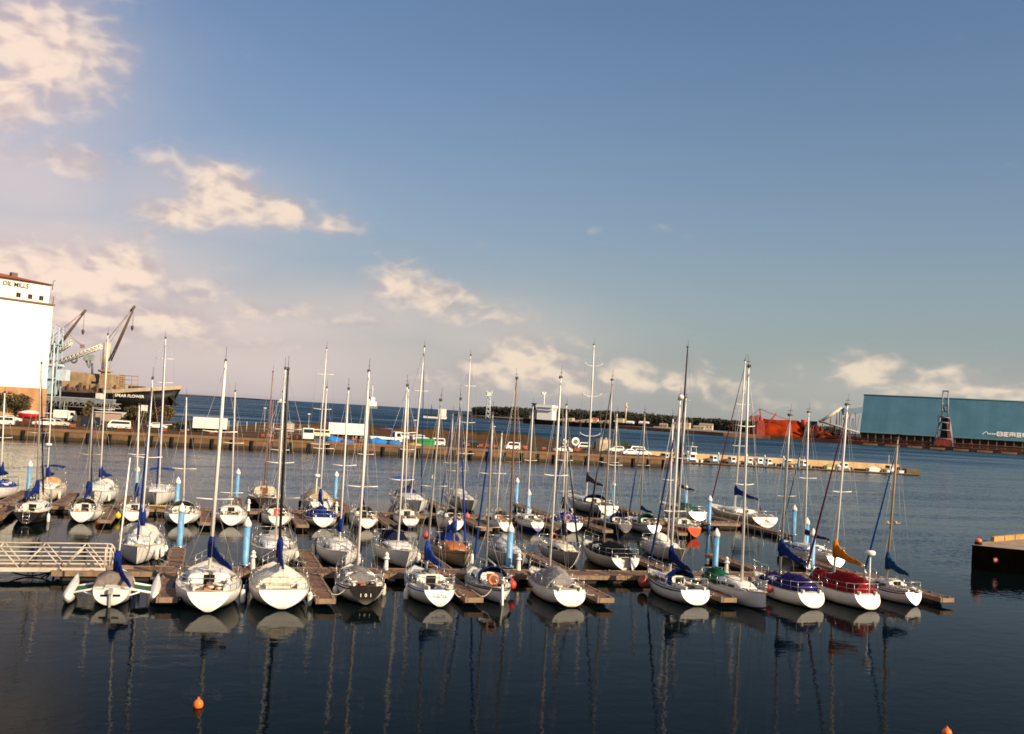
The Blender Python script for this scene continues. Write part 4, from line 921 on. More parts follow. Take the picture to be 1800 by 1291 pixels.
def truck(label, s, t, Lb, Hb, flip=False, cabc=(.03, .035, .045), boxc=(.78, .74, .66), bed=False, crane=False, name='box_truck'):
    o = thing(name, label, 'truck', W(s, t, ZQ), A17 + (PI if flip else 0), 'vehicles parked on the quay')
    w = 1.15
    b = MB(); b.prism([(Lb / 2 + .15, .5), (Lb / 2 + .15, 2.7), (Lb / 2 + 1.4, 2.75), (Lb / 2 + 1.85, 1.7), (Lb / 2 + 1.9, .45)], -w, w); b.build('cab', M('cab_paint', cabc, .3, var=.05), o)
    b = MB()
    for sg in (-1, 1): b.add([(x, sg * (w + .012), z) for x, z in ((Lb / 2 + .6, 1.6), (Lb / 2 + .6, 2.4), (Lb / 2 + 1.35, 2.4), (Lb / 2 + 1.6, 1.6))], [(0, 1, 2, 3)])
    b.add([(Lb / 2 + 1.44, -w * .9, 2.65), (Lb / 2 + 1.44, w * .9, 2.65), (Lb / 2 + 1.86, w * .9, 1.72), (Lb / 2 + 1.86, -w * .9, 1.72)], [(0, 1, 2, 3)]); b.build('cab_window', M_vwin, o)
    if bed:
        b = MB(); b.box(-Lb / 2, Lb / 2, -w, w, .85, 1.02)
        for sg in (-1, 1): b.box(-Lb / 2, Lb / 2, sg * w - .04, sg * w + .04, 1.021, 1.4)
        b.box(-Lb / 2 - .05, -Lb / 2 - .005, -w + .05, w - .05, 1.0, 1.4); b.build('flatbed', M('bed_paint', boxc, .4, var=.06), o)
    else:
        b = MB(); b.box(-Lb / 2, Lb / 2, -w - .05, w + .05, .95, .95 + Hb)
        k = -Lb / 2 + .6
        while k < Lb / 2 - .3:
            for sg in (-1, 1): b.box(k - .03, k + .03, sg * (w + .05) - .015, sg * (w + .05) + .025, 1., .9 + Hb)
            k += .95
        b.build('cargo_box', M('box_paint', boxc, .5, var=.08, scale=.6, streak=.2), o)
    if crane:
        cm = M('crane_blue', (.06, .06, .26), .4)
        b = MB(); b.box(Lb / 2 - .5, Lb / 2 + .05, -.5, .5, 1.03, 2.9); b.tube([(Lb / 2 - .25, 0, 2.9), (Lb / 2 - .3, 0, 3.3), (-Lb / 2 + 1.2, .1, 3.15)], .16, 6); b.build('loader_crane', cm, o)
    b = MB(); b.box(-Lb / 2 + .2, Lb / 2 + 1.6, -.45, .45, .55, .84); b.box(-Lb / 2 + 1.2, Lb / 2 - 1.4, -w + .02, -w + .1, .45, .84); b.build('chassis', M_rubber, o)
    wheels(o, (-Lb / 2 + 1.2, -Lb / 2 + 2.4, Lb / 2 + .9), w, .46)
    return o
truck('dark-cabbed truck with long pale box parked before the sea fence', -17.6, 178., 7.6, 2.5, True)
truck('longer dark-cabbed truck with white ribbed box beside cream van', 14.6, 183., 9.2, 2.75, True, boxc=(.84, .82, .76))
truck('white flatbed truck with blue loader crane behind blue tarpaulins', 20.3, 165.5, 5.4, 1., False, cabc=WHITE, boxc=(.8, .77, .7), bed=True, crane=True, name='flatbed_truck')
truck('small white truck with dark windscreen parked nose to water', 2.8, 159.5, 2.2, 1.3, True, cabc=WHITE, name='small_truck').rotation_euler.z = A17 - PI / 2
truck('white truck with high cab parked beside the mill', -52.8, 205., 3.2, 1.9, False, cabc=WHITE)
car('cream minibus with dark windows left of the long truck', 8., 181.5, True, (.78, .66, .40), 'van', cat='van', name='parked_van')
car('white kei van alone at centre of the quay edge', 49.5, 158., True, WHITE, 'kei', cat='van', name='parked_van')
car('white sedan right of the quay centre near orange barriers', 62.5, 159.5, True, WHITE, 'sedan')
car('small white truck-like van beside beige shed', 78., 186., True, WHITE, 'kei', cat='van', name='parked_van')
car('white saloon car in front of the beige shed', 83.2, 176.5, True, WHITE, 'wagon')
car('white high-roofed van right of the beige shed', 87.2, 172.5, True, WHITE, 'van', .2, 'van', 'parked_van')
car('white car parked at the right corner of the quay', 80.6, 161., False, WHITE, 'sedan')
car('white wagon at the extreme right corner, nose outward', 84.6, 162.8, False, WHITE, 'wagon')
car('black car in the middle of the quay', 41.8, 166., True, (.02, .02, .022), 'sedan')
car('white compact car beside the green container', 32.4, 161., True, WHITE, 'kei')
car('white van far back left of the loaded flatbed', 29.5, 192., True, WHITE, 'van', cat='van', name='parked_van')
car('silver-white van beside the far white van', 34.8, 191., False, (.6, .58, .55), 'wagon', cat='van', name='parked_van')
car('white pickup-like car under the round tree', -60.5, 186., False, WHITE, 'sedan')
car('white kei truck at the far left edge of quay', -57.6, 162.5, True, WHITE, 'kei', cat='van', name='parked_van')
car('white hatchback right of the cradled boat', -51.4, 170., True, WHITE, 'wagon')
car('silver hatchback behind the white hatchback', -49., 172.5, False, (.55, .5, .42), 'wagon')
car('maroon-black car shaded behind the white hatchback', -51.5, 181., True, (.05, .02, .02), 'wagon')
car('black van parked under the conveyor gallery', -44., 189., False, (.018, .02, .024), 'van', cat='van', name='parked_van')
car('dark blue car low beside the black van', -43., 179., False, (.015, .022, .035), 'sedan')
car('white camper wagon with long side windows before the trees', -36.6, 172., True, WHITE, 'van', cat='van', name='parked_van')
car('white car half hidden behind yacht masts under trees', -29.4, 187., False, WHITE, 'sedan')
car('black off-road car left of the first box truck', -22.6, 180., False, (.02, .02, .02), 'wagon')
# boat on a cradle
o = thing('cradled_boat', 'red and white boat standing on red cradle at left of quay', 'boat', W(-53.8, 165.5, ZQ), A17 + PI)
h = Hull(4.6, 1.8, .7, .7)
b = MB(); rg = [[h.pt(f, u, 1) + Vector((-2.3, 0, 1.9)) for u in US[:-1]] + [h.pt(f, 1, 0) + Vector((-2.3, 0, 1.9))] + [h.pt(f, u, -1) + Vector((-2.3, 0, 1.9)) for u in reversed(US[:-1])] for f in FS]
b.loft(rg, 0, True, closed=False, cap=False); b.add(rg[0], [tuple(range(len(rg[0])))]); b.build('hull', M('red_hull', (.55, .02, .03), .3), o)
b = MB(); b.loft([[(x, q * w, 2.55 + hh * (1 - q * q)) for q in (-1, -.6, 0, .6, 1)] for x, w, hh in ((-2.2, .65, .35), (-1, .85, .8), (.5, .85, .75), (2.1, .2, .25))], 0, True, closed=False, cap=False); b.build('boat_cover', cloth('tarpaulin', (.72, .66, .55)), o)
b = MB()
for x in (-1.4, 1.): 
    for sg in (-1, 1): b.tube([(x, sg * .9, 0), (x, sg * .5, 2.1)], .07, 5)
    b.tube([(x, -.9, .1), (x, .9, .1)], .06, 5)
b.tube([(-1.4, -.9, .1), (1., .6, 1.7)], .05, 5); b.build('cradle', M('cradle_red', (.35, .03, .03), .6), o)
# tarpaulin heaps
def heap(label, s, t, rx, ry, hz, col, name='tarpaulin_heap', cat='tarpaulin'):
    b = MB(); rings = []
    for i in range(7):
        k = i / 6; rings.append([(rx * (1 - k ** 2.2) * math.cos(a) * (1 + .13 * math.sin(3 * a + i)), ry * (1 - k ** 2.2) * math.sin(a) * (1 + .1 * math.sin(5 * a + 2 * i)), hz * (k ** .8) * (1 + .08 * math.sin(4 * a + i))) for a in [2 * PI * q / 16 for q in range(16)]])
    b.loft(rings, 0, True)
    return tag(b.build(name, cloth('tarpaulin', col), None, W(s, t, ZQ), A17), label, cat, 'tarpaulin heaps on the quay')
TB = (.02, .20, .62)
heap('bright blue tarpaulin heap left of long truck wheels', 8.2, 157.2, 1.9, 1.4, 1.35, TB); heap('low blue tarpaulin heap right of the taller heap', 11.2, 156.8, 1.5, 1.2, .8, (.03, .16, .45))
heap('small dark blue tarpaulin left of the bright heap', 5., 157.6, 1.2, 1., .6, (.05, .12, .25))
heap('wide blue tarpaulin heap in front of flatbed truck', 17.9, 157.4, 2.4, 1.5, 1.4, TB); heap('blue tarpaulin heap at flatbed truck front wheel', 21.6, 157.2, 1.8, 1.3, 1.05, (.03, .18, .5))
heap('yellowish sand pile beside the green container', 26.3, 157.3, 1.8, 1.2, .7, (.5, .33, .1), 'sand_pile', 'pile')
o = thing('green_container', 'bright green covered container right of the yellow pile', 'container', W(29.3, 159, ZQ), A17)
b = MB(); b.box(-1.9, 1.9, -.8, .8, .0, 1.1); b.build('body', M('green_paint', (.015, .20, .05), .5), o)
b = MB(); b.loft([[(x, q * .9, 1.1 + .55 * (1 - q * q)) for q in (-1, -.5, 0, .5, 1)] for x in (-2, -.7, .7, 2)], 0, True, closed=False, cap=False); b.build('cover', cloth('tarpaulin', (.02, .25, .07)), o)
# orange barriers
bar0 = thing('road_barrier', '', None)
b = MB()
for z in (.42, .72): b.box(-.55, .55, -.03, .03, z, z + .15)
b.build('rail', M('barrier_orange', (.42, .085, .022), .6), bar0)
b = MB()
for x in (-.5, .5):
    for sg in (-1, 1): b.tube([(x, 0, 1.), (x, sg * .3, 0)], .035, 4)
b.build('frame', M('barrier_frame', (.35, .11, .05), .6), bar0)
BARS = [(-23., 163., .1), (-17.2, 163.5, .4), (-6.6, 160, .9), (-5.2, 161.5, .3), (-5., 159, .2), (.3, 190, 0), (-1.2, 160., .5), (-.2, 161.5, 1.2), (.9, 158, .4), (13.6, 163., .2), (10.4, 160.5, .7), (14.4, 157.4, .3), (24.6, 158.5, 1.1), (43., 162., .2), (45., 163., 0), (46.2, 161., .3), (44.4, 159.4, .6), (53.4, 160., .4), (56., 170., 1.2), (54.8, 165., .3), (59., 163., .2), (66.8, 161., .6), (67.6, 164., 0), (70., 168., .3), (40., 162.5, .3), (-27., 164, .2), (-36., 164., .6), (-34., 165., .2), (-45., 163.5, .4)]
bw = ['left of the first box truck', 'below the first box truck', 'by the fence, tilted', 'by the fence rear', 'by the fence, foremost', 'before the far shed', 'left of the small white truck, first', 'left of the small white truck, second', 'touching the small white truck', 'under the long white box truck', 'behind the bright blue heap', 'right of the low blue heap', 'right of the flatbed truck', 'right of the black car, first', 'right of the black car, second', 'right of the black car, third', 'left of the lone kei van', 'just right of the lone kei van', 'behind the lone kei van, turned', 'behind the lone kei van, square', 'left of the white sedan', 'right of the white sedan, near', 'right of the white sedan, far', 'in front of the beige shed', 'left of the black car', 'right of the white camper', 'in front of the white camper, left', 'in front of the white camper, right', 'before the dark blue car']
for i, ((s, t, a), w) in enumerate(zip(BARS, bw)):
    o = bar0 if i == 0 else copy_tree(bar0)
    o.location = W(s, t, ZQ); o.rotation_euler.z = A17 + a; tag(o, 'orange road barrier ' + w, 'barrier', 'orange barriers scattered on the quay')
# sheds, fence, mirrors
o = thing('quay_shed', 'beige box shed with small roof vents near right end of quay', 'shed', W(81.2, 180., ZQ), A17)
b = MB(); b.box(-1.5, 1.5, -1.4, 1.4, 0, 3.); b.build('wall', M('shed_beige', (.52, .44, .32), .7, streak=.3), o)
b = MB(); b.box(-1.6, 1.6, -1.5, 1.5, 3.003, 3.15); b.box(-.9, -.5, -.3, .3, 3.151, 3.6); b.box(.5, .9, -.3, .3, 3.151, 3.6); b.build('roof', M('shed_roof', (.4, .34, .25), .7), o)
b = MB(); b.box(-.45, .45, -1.44, -1.405, 0.02, 2.1); b.build('door', M('shed_door', (.33, .28, .2), .6), o)
o = thing('net_shed', 'low dark green netted store right of the beige shed', 'shed', W(90., 194., ZQ), A17)
b = MB(); b.prism([(-5, 0), (-5, 1.9), (-3.6, 2.5), (3.6, 2.5), (5, 1.9), (5, 0)], -1.5, 1.5); b.build('wall', M('green_net_cover', (.025, .05, .035), .9, var=.4), o)
b = MB()
for x in (-4, -1.3, 1.3, 4): b.box(x - .06, x + .06, -1.6, -1.52, 0, 2.2)
b.build('post', M_wood, o)
o = thing('site_hut', 'tiny grey hut behind the sea fence', 'hut', W(3., 214., ZQ), A17)
b = MB(); b.box(-1.4, 1.4, -1., 1., 0, 2.3); b.build('wall', M('hut_grey', (.42, .36, .29), .7), o)
b = MB(); b.prism([(-1.6, 2.303), (0, 2.8), (1.6, 2.303)], -1.1, 1.1); b.build('roof', M('hut_roof', (.25, .2, .16), .7), o)
o = thing('wire_fence', 'pale wire fence with white posts along back of quay', 'fence', W(-13., 199., ZQ), A17 + R(-6))
b = MB()
for k in range(10): b.tube([(k * 2.2, 0, 0), (k * 2.2, 0, 2.5)], .06, 5)
b.build('post', M_white, o)
b = MB()
for z in (.1, .8, 1.6, 2.4): b.tube([(0, 0, z), (19.8, 0, z)], .025, 4)
b.build('wire', M_wire, o)
for s, t, lab in ((75., 184., 'round white-rimmed traffic mirror board standing at quay back'), (73.3, 188., 'small white round sign left of the larger round board')):
    r_ = 1.1 if s > 74 else .7
    o = thing('round_sign', lab, 'sign', W(s, t, ZQ), A17)
    b = MB(); b.tube([(0, 0, 0), (0, 0, 1.2)], .08, 6); b.build('post', M_alu2, o)
    b = MB(); b.tube([(0, .05, 1.2 + r_ * .8), (0, -.1, 1.2 + r_ * .8)], r_, 18); b.build('disc', M_white, o)
    b = MB(); b.tube([(0, -.101, 1.15 + r_ * .8), (0, -.14, 1.15 + r_ * .8)], r_ * .55, 14); b.build('face', M('sign_face', (.16, .16, .14), .3), o)
for s, t, hh, lab in ((22., 200., 5.5, 'slim lamp post behind the long white truck'), (36., 205., 5., 'slim lamp post beyond the green container'), (-4., 206., 6., 'lamp post standing beside the wire fence'), (57., 200., 4.5, 'short lamp post behind the lone kei van'), (6.5, 196., 5.2, 'lamp post behind cream minibus')):
    o = thing('lamp_post', lab, 'lamp post', W(s, t, ZQ), A17)
    b = MB(); b.tube([(0, 0, 0), (0, 0, hh)], .06, 6); b.build('pole', M_alu2, o)
    b = MB(); b.box(-.35, .35, -.15, .15, hh + .003, hh + .22); b.build('lamp_head', M_white, o)

# ------------------------------------------------------------------ trees on the quay
def leaf_mat(name, a, b_):
    m, t, b = begin(name)
    oi = t.new('ShaderNodeNewGeometry')
    f = t.noise(oi.outputs['Position'], .9, 3)
    wn = t.m('FRACT', t.m('MULTIPLY', oi.outputs['Random Per Island'], 7.3))
    t.put(b.inputs['Base Color'], t.mix(t.m('ADD', t.m('MULTIPLY', f, .6), t.m('MULTIPLY', wn, .5)), a, b_)); b.inputs['Roughness'].default_value = .7
    b.inputs['Subsurface Weight'].default_value = 0
    return m
M_leaf = leaf_mat('leaf_olive', (.028, .026, .008), (.10, .075, .022)); M_leaf2 = leaf_mat('leaf_brown', (.05, .033, .012), (.15, .09, .035)); M_pine = leaf_mat('leaf_pine', (.008, .011, .005), (.035, .038, .015))
M_bark = M('bark', (.08, .05, .03), .9, bump=.1)
def leaves(mb, c, rad, n, size, rg):
    for _ in range(n):
        u = Vector((rg.gauss(0, 1), rg.gauss(0, 1), rg.gauss(0, 1)));
        if u.length < .01: continue
        u.normalize(); p = Vector(c) + Vector((u.x * rad[0], u.y * rad[1], u.z * rad[2])) * (rg.random() ** .33)
        a = Vector((rg.uniform(-1, 1), rg.uniform(-1, 1), rg.uniform(-1, 1))).normalized(); b_ = a.cross(Vector((rg.uniform(-1, 1), rg.uniform(-1, 1), .3))).normalized(); s = size * rg.uniform(.6, 1.4)
        mb.add([p - a * s, p + b_ * s * .7, p + a * s, p - b_ * s * .7], [(0, 1, 2, 3)])
def tree(label, s, t, H, Rr, mat, n=9, trunk=.25, seed=1, name='tree', cat='tree', base=.25):
    rg = random.Random(seed); o = thing(name, label, cat, W(s, t, ZQ), rg.uniform(0, 6), 'trees growing along the quay')
    b = MB(); b.tube([(0, 0, -.2), (.08, .05, H * .3), (-.05, .1, H * .6)], [trunk, trunk * .75, trunk * .4], 8)
    cs = []
    for k in range(n):
        a = rg.uniform(0, 2 * PI); q = Rr * rg.uniform(.15, .72); z = H * rg.uniform(base + .1, .86)
        q *= math.sin(PI * min(max(z / H, .12), .95)) ** .5
        c = (q * math.cos(a), q * math.sin(a), z); cs.append(c); b.tube([(0, .04, H * .28), (c[0] * .5, c[1] * .5, z * .75), c], [trunk * .45, trunk * .25, .04], 5)
    b.build('trunk', M_bark, o)
    b = MB()
    for c in cs: leaves(b, c, (Rr * rg.uniform(.3, .5), Rr * rg.uniform(.3, .5), H * rg.uniform(.13, .2)), int(240), .2, rg)
    b.build('crown', mat, o)
tree('large round olive-brown tree before mill base at left', -60.5, 190., 7., 4.2, M_leaf, 16, .35, 3)
tree('second round tree cut by the left photo edge', -65.5, 190., 6.6, 3., M_leaf, 10, .3, 4)
tree('broad dark bush-like tree below ship name', -35., 190., 5., 3.6, M_leaf, 12, .25, 5, base=.1)
tree('taller olive tree under the ship bow', -28.9, 195., 6.2, 2.9, M_leaf2, 12, .25, 6, base=.1)
tree('low dark shrub right of the taller olive tree', -25.4, 193., 2.6, 2.2, M_leaf, 8, .15, 7, 'shrub', 'shrub', 0)
tree('thin brownish tree beside conveyor supports', -46., 200., 5.6, 2., M_leaf2, 8, .18, 8)

# ------------------------------------------------------------------ oil mill
mill = thing('oil_mill', 'tall white mill building with orange roof lettered OIL MILLS', 'mill', (-127.6, 272, 0), R(60))
MW = M('mill_white', (.82, .80, .72), .7, var=.05, scale=.06, streak=.12)
b = MB(); b.box(-62, -.4, 0, 26, 9.9, 32.9); b.box(-62, -1.6, .25, 25, 33.35, 38.3); b.build('wall', MW, mill)
b = MB(); b.box(-62, 0, -.4, 26.4, 32.903, 33.347); b.box(-62, -1.2, -.1, 25.4, 38.303, 38.6); b.build('ledge', M('mill_ledge', (.20, .10, .06), .7), mill)
b = MB(); b.add([(-62, -.5, 38.603), (-.8, -.5, 38.603), (-.8, 25.8, 38.603), (-62, 25.8, 38.603), (-62, 12.5, 41.3), (-14., 12.5, 41.3)], [(0, 1, 5, 4), (1, 2, 5), (2, 3, 4, 5), (3, 0, 4)])
b.build('roof', M('roof_orange', (.34, .085, .025), .7, var=.15, scale=.4), mill)
b = MB(); b.box(-62, -.15, -.12, 26, 1.5, 9.897); b.box(-62, -.05, -.25, 26.1, 5.55, 5.8); b.build('plinth', M('mill_plinth', (.42, .22, .095), .8, var=.3, scale=.25, streak=.4), mill)
for x in (-10.7, -7.3, -4.0):
    b = MB(); b.box(x - .65, x + .65, .18, .26, 33.9, 35.2); f = b.build('window_frame', M('window_frame', (.28, .18, .13), .6), mill)
    b = MB(); b.box(x - .58, x - .05, .12, .178, 34., 35.1); b.box(x + .05, x + .58, .12, .178, 34., 35.1); b.build('pane', M_glass, f)
text_mesh('OIL MILLS', 1.75, .04, 'lettering', M('brown_letters', (.045, .018, .01), .6), mill, Matrix.Translation((-11.7, .15, 36.6)) @ Matrix.Rotation(PI / 2, 4, 'X'))
b = MB(); b.box(-14.4, -12.6, .2, .245, 36.1, 36.25); b.tube([(-14.3, .22, 36.1), (-13.4, .22, 34.6)], .08, 4); b.build('faint_mark', M('faint_mark', (.42, .38, .33), .7), mill)
b = MB(); b.tube([(-12., 12.5, 40.5), (-12., 12.5, 46.5)], .07, 5); b.box(-10, -8.2, 5, 6, 39.5, 40.9); b.tube([(-1.2, -.2, 37.2), (-1., -.2, 39.6), (-.4, -.2, 39.9)], .1, 5); b.tube([(-.6, -.2, 33.4), (-.6, -.2, 35.4)], .12, 5); b.build('roof_fitting', M('roof_fitting', (.15, .09, .07), .6), mill)

# low buildings under the gallery
o = thing('low_warehouse', 'low pinkish flat-roofed building right of the gallery supports', 'building', (-108, 266, 2.1))
b = MB(); b.box(-3.4, 3.6, 0, 8, 0, 2.3); b.build('wall', M('pink_render', (.46, .33, .26), .8, streak=.3), o)
b = MB(); b.box(-3.6, 3.8, -.3, 8.2, 2.303, 2.5); b.prism([(3.9, 2.1), (5.2, 2.5), (4.0, .2), (3.8, .2)], -.2, 1.5); b.build('roof', M('pale_roof', (.62, .58, .52), .7), o)
b = MB(); b.box(-2.4, -1.2, -.06, -.005, .05, 1.9); b.build('door', M('shed_door', (.33, .28, .2), .6), o)
o = thing('site_board', 'white square board on posts among the trees', 'sign', (-96.9, 262, 2.1))
b = MB(); b.box(-.9, .9, -.05, .05, 3.4, 5.); b.build('panel', M_white, o)
b = MB(); b.tube([(-.7, .1, 0), (-.7, .1, 4.8)], .06, 5); b.tube([(.7, .1, 0), (.7, .1, 4.8)], .06, 5); b.build('post', M_alu2, o)

# ------------------------------------------------------------------ conveyor gallery and ship loader
M_lb = M('loader_blue', (.36, .50, .58), .6, var=.2, scale=.5); M_lw = M('loader_white', (.70, .68, .60), .6, var=.2, scale=.4); M_lg = M('loader_green', (.30, .36, .32), .6, var=.3, scale=.6)
M_gr = M('gallery_grey', (.20, .22, .23), .7, var=.3, scale=.5)
def truss(mb, p, q, wd, ht, n, r=.08, mi=0):
    p, q = Vector(p), Vector(q); d = (q - p); up = Vector((0, 0, 1)); sd = d.cross(up).normalized() * wd / 2; u = Vector((0, 0, ht))
    cs = [(-1, 0), (1, 0), (1, 1), (-1, 1)]
    pts = [[p + d * (k / n) + sd * a + u * c for a, c in cs] for k in range(n + 1)]
    for j in range(4): mb.tube([pts[0][j], pts[n][j]], r, 4, mi)
    for k in range(n):
        for j in range(4): mb.tube([pts[k][j], pts[k + 1][(j + 1) % 4]], r * .7, 4, mi); mb.tube([pts[k][j], pts[k][(j + 1) % 4]], r * .7, 4, mi)
g = thing('conveyor_gallery', 'long grey raised conveyor gallery running below the ship hull', 'conveyor', (-149, 318, 2.1))
b = MB(); b.box(-2, 21.6, -1.1, 1.1, 3.9, 5.2); b.build('gallery', M_gr, g)
b = MB(); b.box(-2.1, 21.7, -1.2, 1.2, 5.203, 5.42); b.build('roof', M('gallery_roof', (.42, .45, .46), .6), g)
b = MB(); truss(b, (-2, 0, 2.3), (23.5, 0, 2.6), 2, 1.5, 14, .09)
for x in (-1, 6, 13, 20.5):
    for y in (-1, 1): b.tube([(x, y, 0), (x, y, 3.9)], .13, 5)
    b.tube([(x, -1, .1), (x, 1, 3.7)], .08, 4)
b.build('support_frame', M('frame_grey', (.38, .37, .34), .6), g)
b = MB(); b.box(16, 17.6, -1.4, 1.4, 5.43, 7.2); b.tube([(18.4, 0, 5.4), (18.4, 0, 8.)], .1, 5); b.build('drive_house', M_lw, g)
l = thing('ship_loader', 'white and pale blue ship loader with slanted boom beside mill', 'ship loader', (-149.8, 322, 2.1))
b = MB()
for x in (-2.2, 2.2):
    for y in (-2, 2): b.tube([(x, y, 0), (x * .7, y * .7, 28.)], .28, 5)
for z in (5, 11, 17, 22): b.box(-2.2, 2.2, -2.2, 2.2, z, z + .35)
for z in (0, 5.5, 11.5, 17.5):
    for y in (-1.8, 1.8): b.tube([(-2, y, z), (1.9, y, z + 5)], .16, 4)
b.box(-1.3, 1.3, -1.3, 1.3, 6, 15.); b.build('tower', M_lb, l)
b = MB(); b.box(1.6, 5., -1.6, 1.6, 10.6, 14.2); b.box(-1.9, 3.0, -1.8, 1.8, 15.2, 15.9); b.build('control_house', M('loader_pale', (.56, .66, .70), .5), l)
b = MB(); truss(b, (.8, 0, 15.3), (15.4, 0, 22.), 1.6, 1.3, 12, .13); bx = MB()
b.tube([(.6, 0, 15.9), (15.5, 0, 22.7)], .5, 6, flat=(1.3, .55)); b.build('boom', M_lw, l)
b = MB(); truss(b, (1., .8, 19.6), (5.2, .8, 22.6), 1.6, 1.5, 5, .12); b.tube([(1., .8, 20.2), (5.2, .8, 23.2)], .45, 6); b.build('upper_boom', M_lw, l)
b = MB(); b.tube([(-.2, 0, 29), (9.2, 0, 22.4)], .07, 4); b.tube([(.1, .3, 27.5), (9., .3, 22.2)], .07, 4); b.box(8.3, 9.6, -.4, .4, 21.6, 22.8); b.build('stay_cable', M('cable_rust', (.30, .18, .14), .7), l)
b = MB(); b.box(9.9, 12.9, -.9, .9, 17.6, 19.6); b.tube([(10.5, 0, 17.6), (11.6, 0, 15.4), (12.9, 0, 17.6)], .3, 5)
for k in range(5): b.tube([(10 + k * .6, .9 * (-1) ** k, 19.6), (11 + k * .45, 0, 16)], .12, 4)
b.build('trolley', M_lg, l)
b = MB(); b.tube([(12.6, 0, 17), (12.9, 0, 13.2)], .35, 8); b.torus((6.6, 0, 17.6), .9, .32, 'y', 12, 6); b.tube([(2.3, .2, 15), (2.3, .2, 12)], .3, 6); b.build('loading_spout', M('spout_dark', (.10, .10, .11), .6), l)

# ------------------------------------------------------------------ cargo ship at the left
sh = thing('cargo_ship', 'black-hulled bulk carrier SPEAR FLOWER with tan deck cranes', 'ship', (-123.7, 370, 0))
M_sblk = M('ship_black', (.007, .006, .0055), .45, var=.3, scale=.15); M_stan = M('ship_tan', (.36, .245, .13), .7, var=.3, scale=.3, streak=.5); M_scr = M('ship_cream', (.46, .36, .23), .6, var=.2, scale=.3, streak=.3)
b = MB(); rings = []
for x, hw, zt, zk in ((-120, 10, 8.9, -4), (-60, 10.5, 8.9, -4), (-32, 10.5, 9., -4), (-20, 9.6, 9.6, -4), (-13, 7.8, 10.6, -4), (-7, 5.2, 11.3, -4), (-3, 2.8, 11.9, -4), (-.6, .9, 12.3, -4), (0, .15, 12.4, -4)):
    rk = lambda z: x - (x > -25) * ((12.4 - z) / 12.4) ** .8 * 6.0 * max(0, (x + 25) / 25) ** 2
    rings.append([(rk(z), sg * w, z) for sg, w, z in ((-1, hw, zt), (-1, hw * .93, zt * .62), (-1, hw * .8, 2), (-1, hw * .62, zk), (1, hw * .62, zk), (1, hw * .8, 2), (1, hw * .93, zt * .62), (1, hw, zt))])
b.loft(rings, 0, True); b.build('hull', M_sblk, sh)
b = MB()
for sg in (-1, 1):
    pr = [(-25, 9.9, 9.3), (-20, 9.6, 9.61), (-13, 7.8, 10.61), (-7, 5.2, 11.31), (-3, 2.8, 11.91), (-.6, .9, 12.31), (.15, .1, 12.4)]
    b.loft([[(x, sg * w, z), (x + .1, sg * (w + .12), z + 1.35), (x + .1, sg * (w - .05), z + 1.35), (x, sg * (w - .15), z)] for x, w, z in pr], 0, False)
b.box(-24, -17, -7, 7, 9.9, 10.5); b.build('bulwark', M_scr, sh)
b = MB(); b.box(-46, -32.5, -6.5, 6.5, 10.4, 15.9); b.box(-45.5, -33, -6.4, 6.4, 15.903, 16.4); b.box(-28., -23.6, -6.5, 6.5, 11., 16.3); b.box(-31.9, -28.4, -5, 5, 9, 12.5); b.box(-62, -50, -6.5, 6.5, 10.4, 14); b.build('hatch_cover', M_stan, sh)
b = MB(); b.box(-120, -24, -9, 9, 8.8, 9.6)
for k in range(18): b.box(-48 + k * 1.5 - .3, -48 + k * 1.5 + .3, -8 + (k % 3), -7 + (k % 3), 9.6, 10.2 + .8 * ((k * 7) % 4))
for k in range(5): b.box(-19 + k * 1.1, -18.4 + k * 1.1, -2, 2, 11.4, 12.6)
b.build('deck_gear', M('ship_rust', (.13, .065, .035), .85, var=.5, scale=.5), sh)
b = MB()
for x in (-22.4, -19.8, -17.4):
    b.tube([(x, -3, 10), (x, -3, 16.4)], .14, 5); b.tube([(x, 3, 10), (x, 3, 16.4)], .14, 5)
for z in (13., 14.8, 16.3): b.tube([(-22.4, -3, z), (-17.4, -3, z)], .1, 4); b.tube([(-22.4, 3, z), (-17.4, 3, z)], .1, 4)
for y in (0,):
    for x in (-22.4, -19.8, -17.4): b.tube([(x, -3, 16.3), (x, 3, 16.3)], .1, 4)
b.build('deck_frame', M('ship_frame', (.33, .24, .16), .7), sh)
b = MB(); b.tube([(-3.5, -2.2, 9.5), (-1.6, -1.6, 8.), (-1.2, -1.5, 6.6)], .45, 6); b.tube([(-2.2, -1.8, 6.9), (-1.2, -1.5, 6.3), (-.1, -1.3, 7.)], .4, 6); b.build('anchor', M('anchor_iron', (.03, .02, .016), .7), sh)
text_mesh('SPEAR FLOWER', 1.45, .05, 'ship_name', M_ink, sh, Matrix.Translation((-15.6, -8.95, 8.3)) @ Matrix.Rotation(R(19.), 4, 'Z') @ Matrix.Rotation(R(84), 4, 'X'))
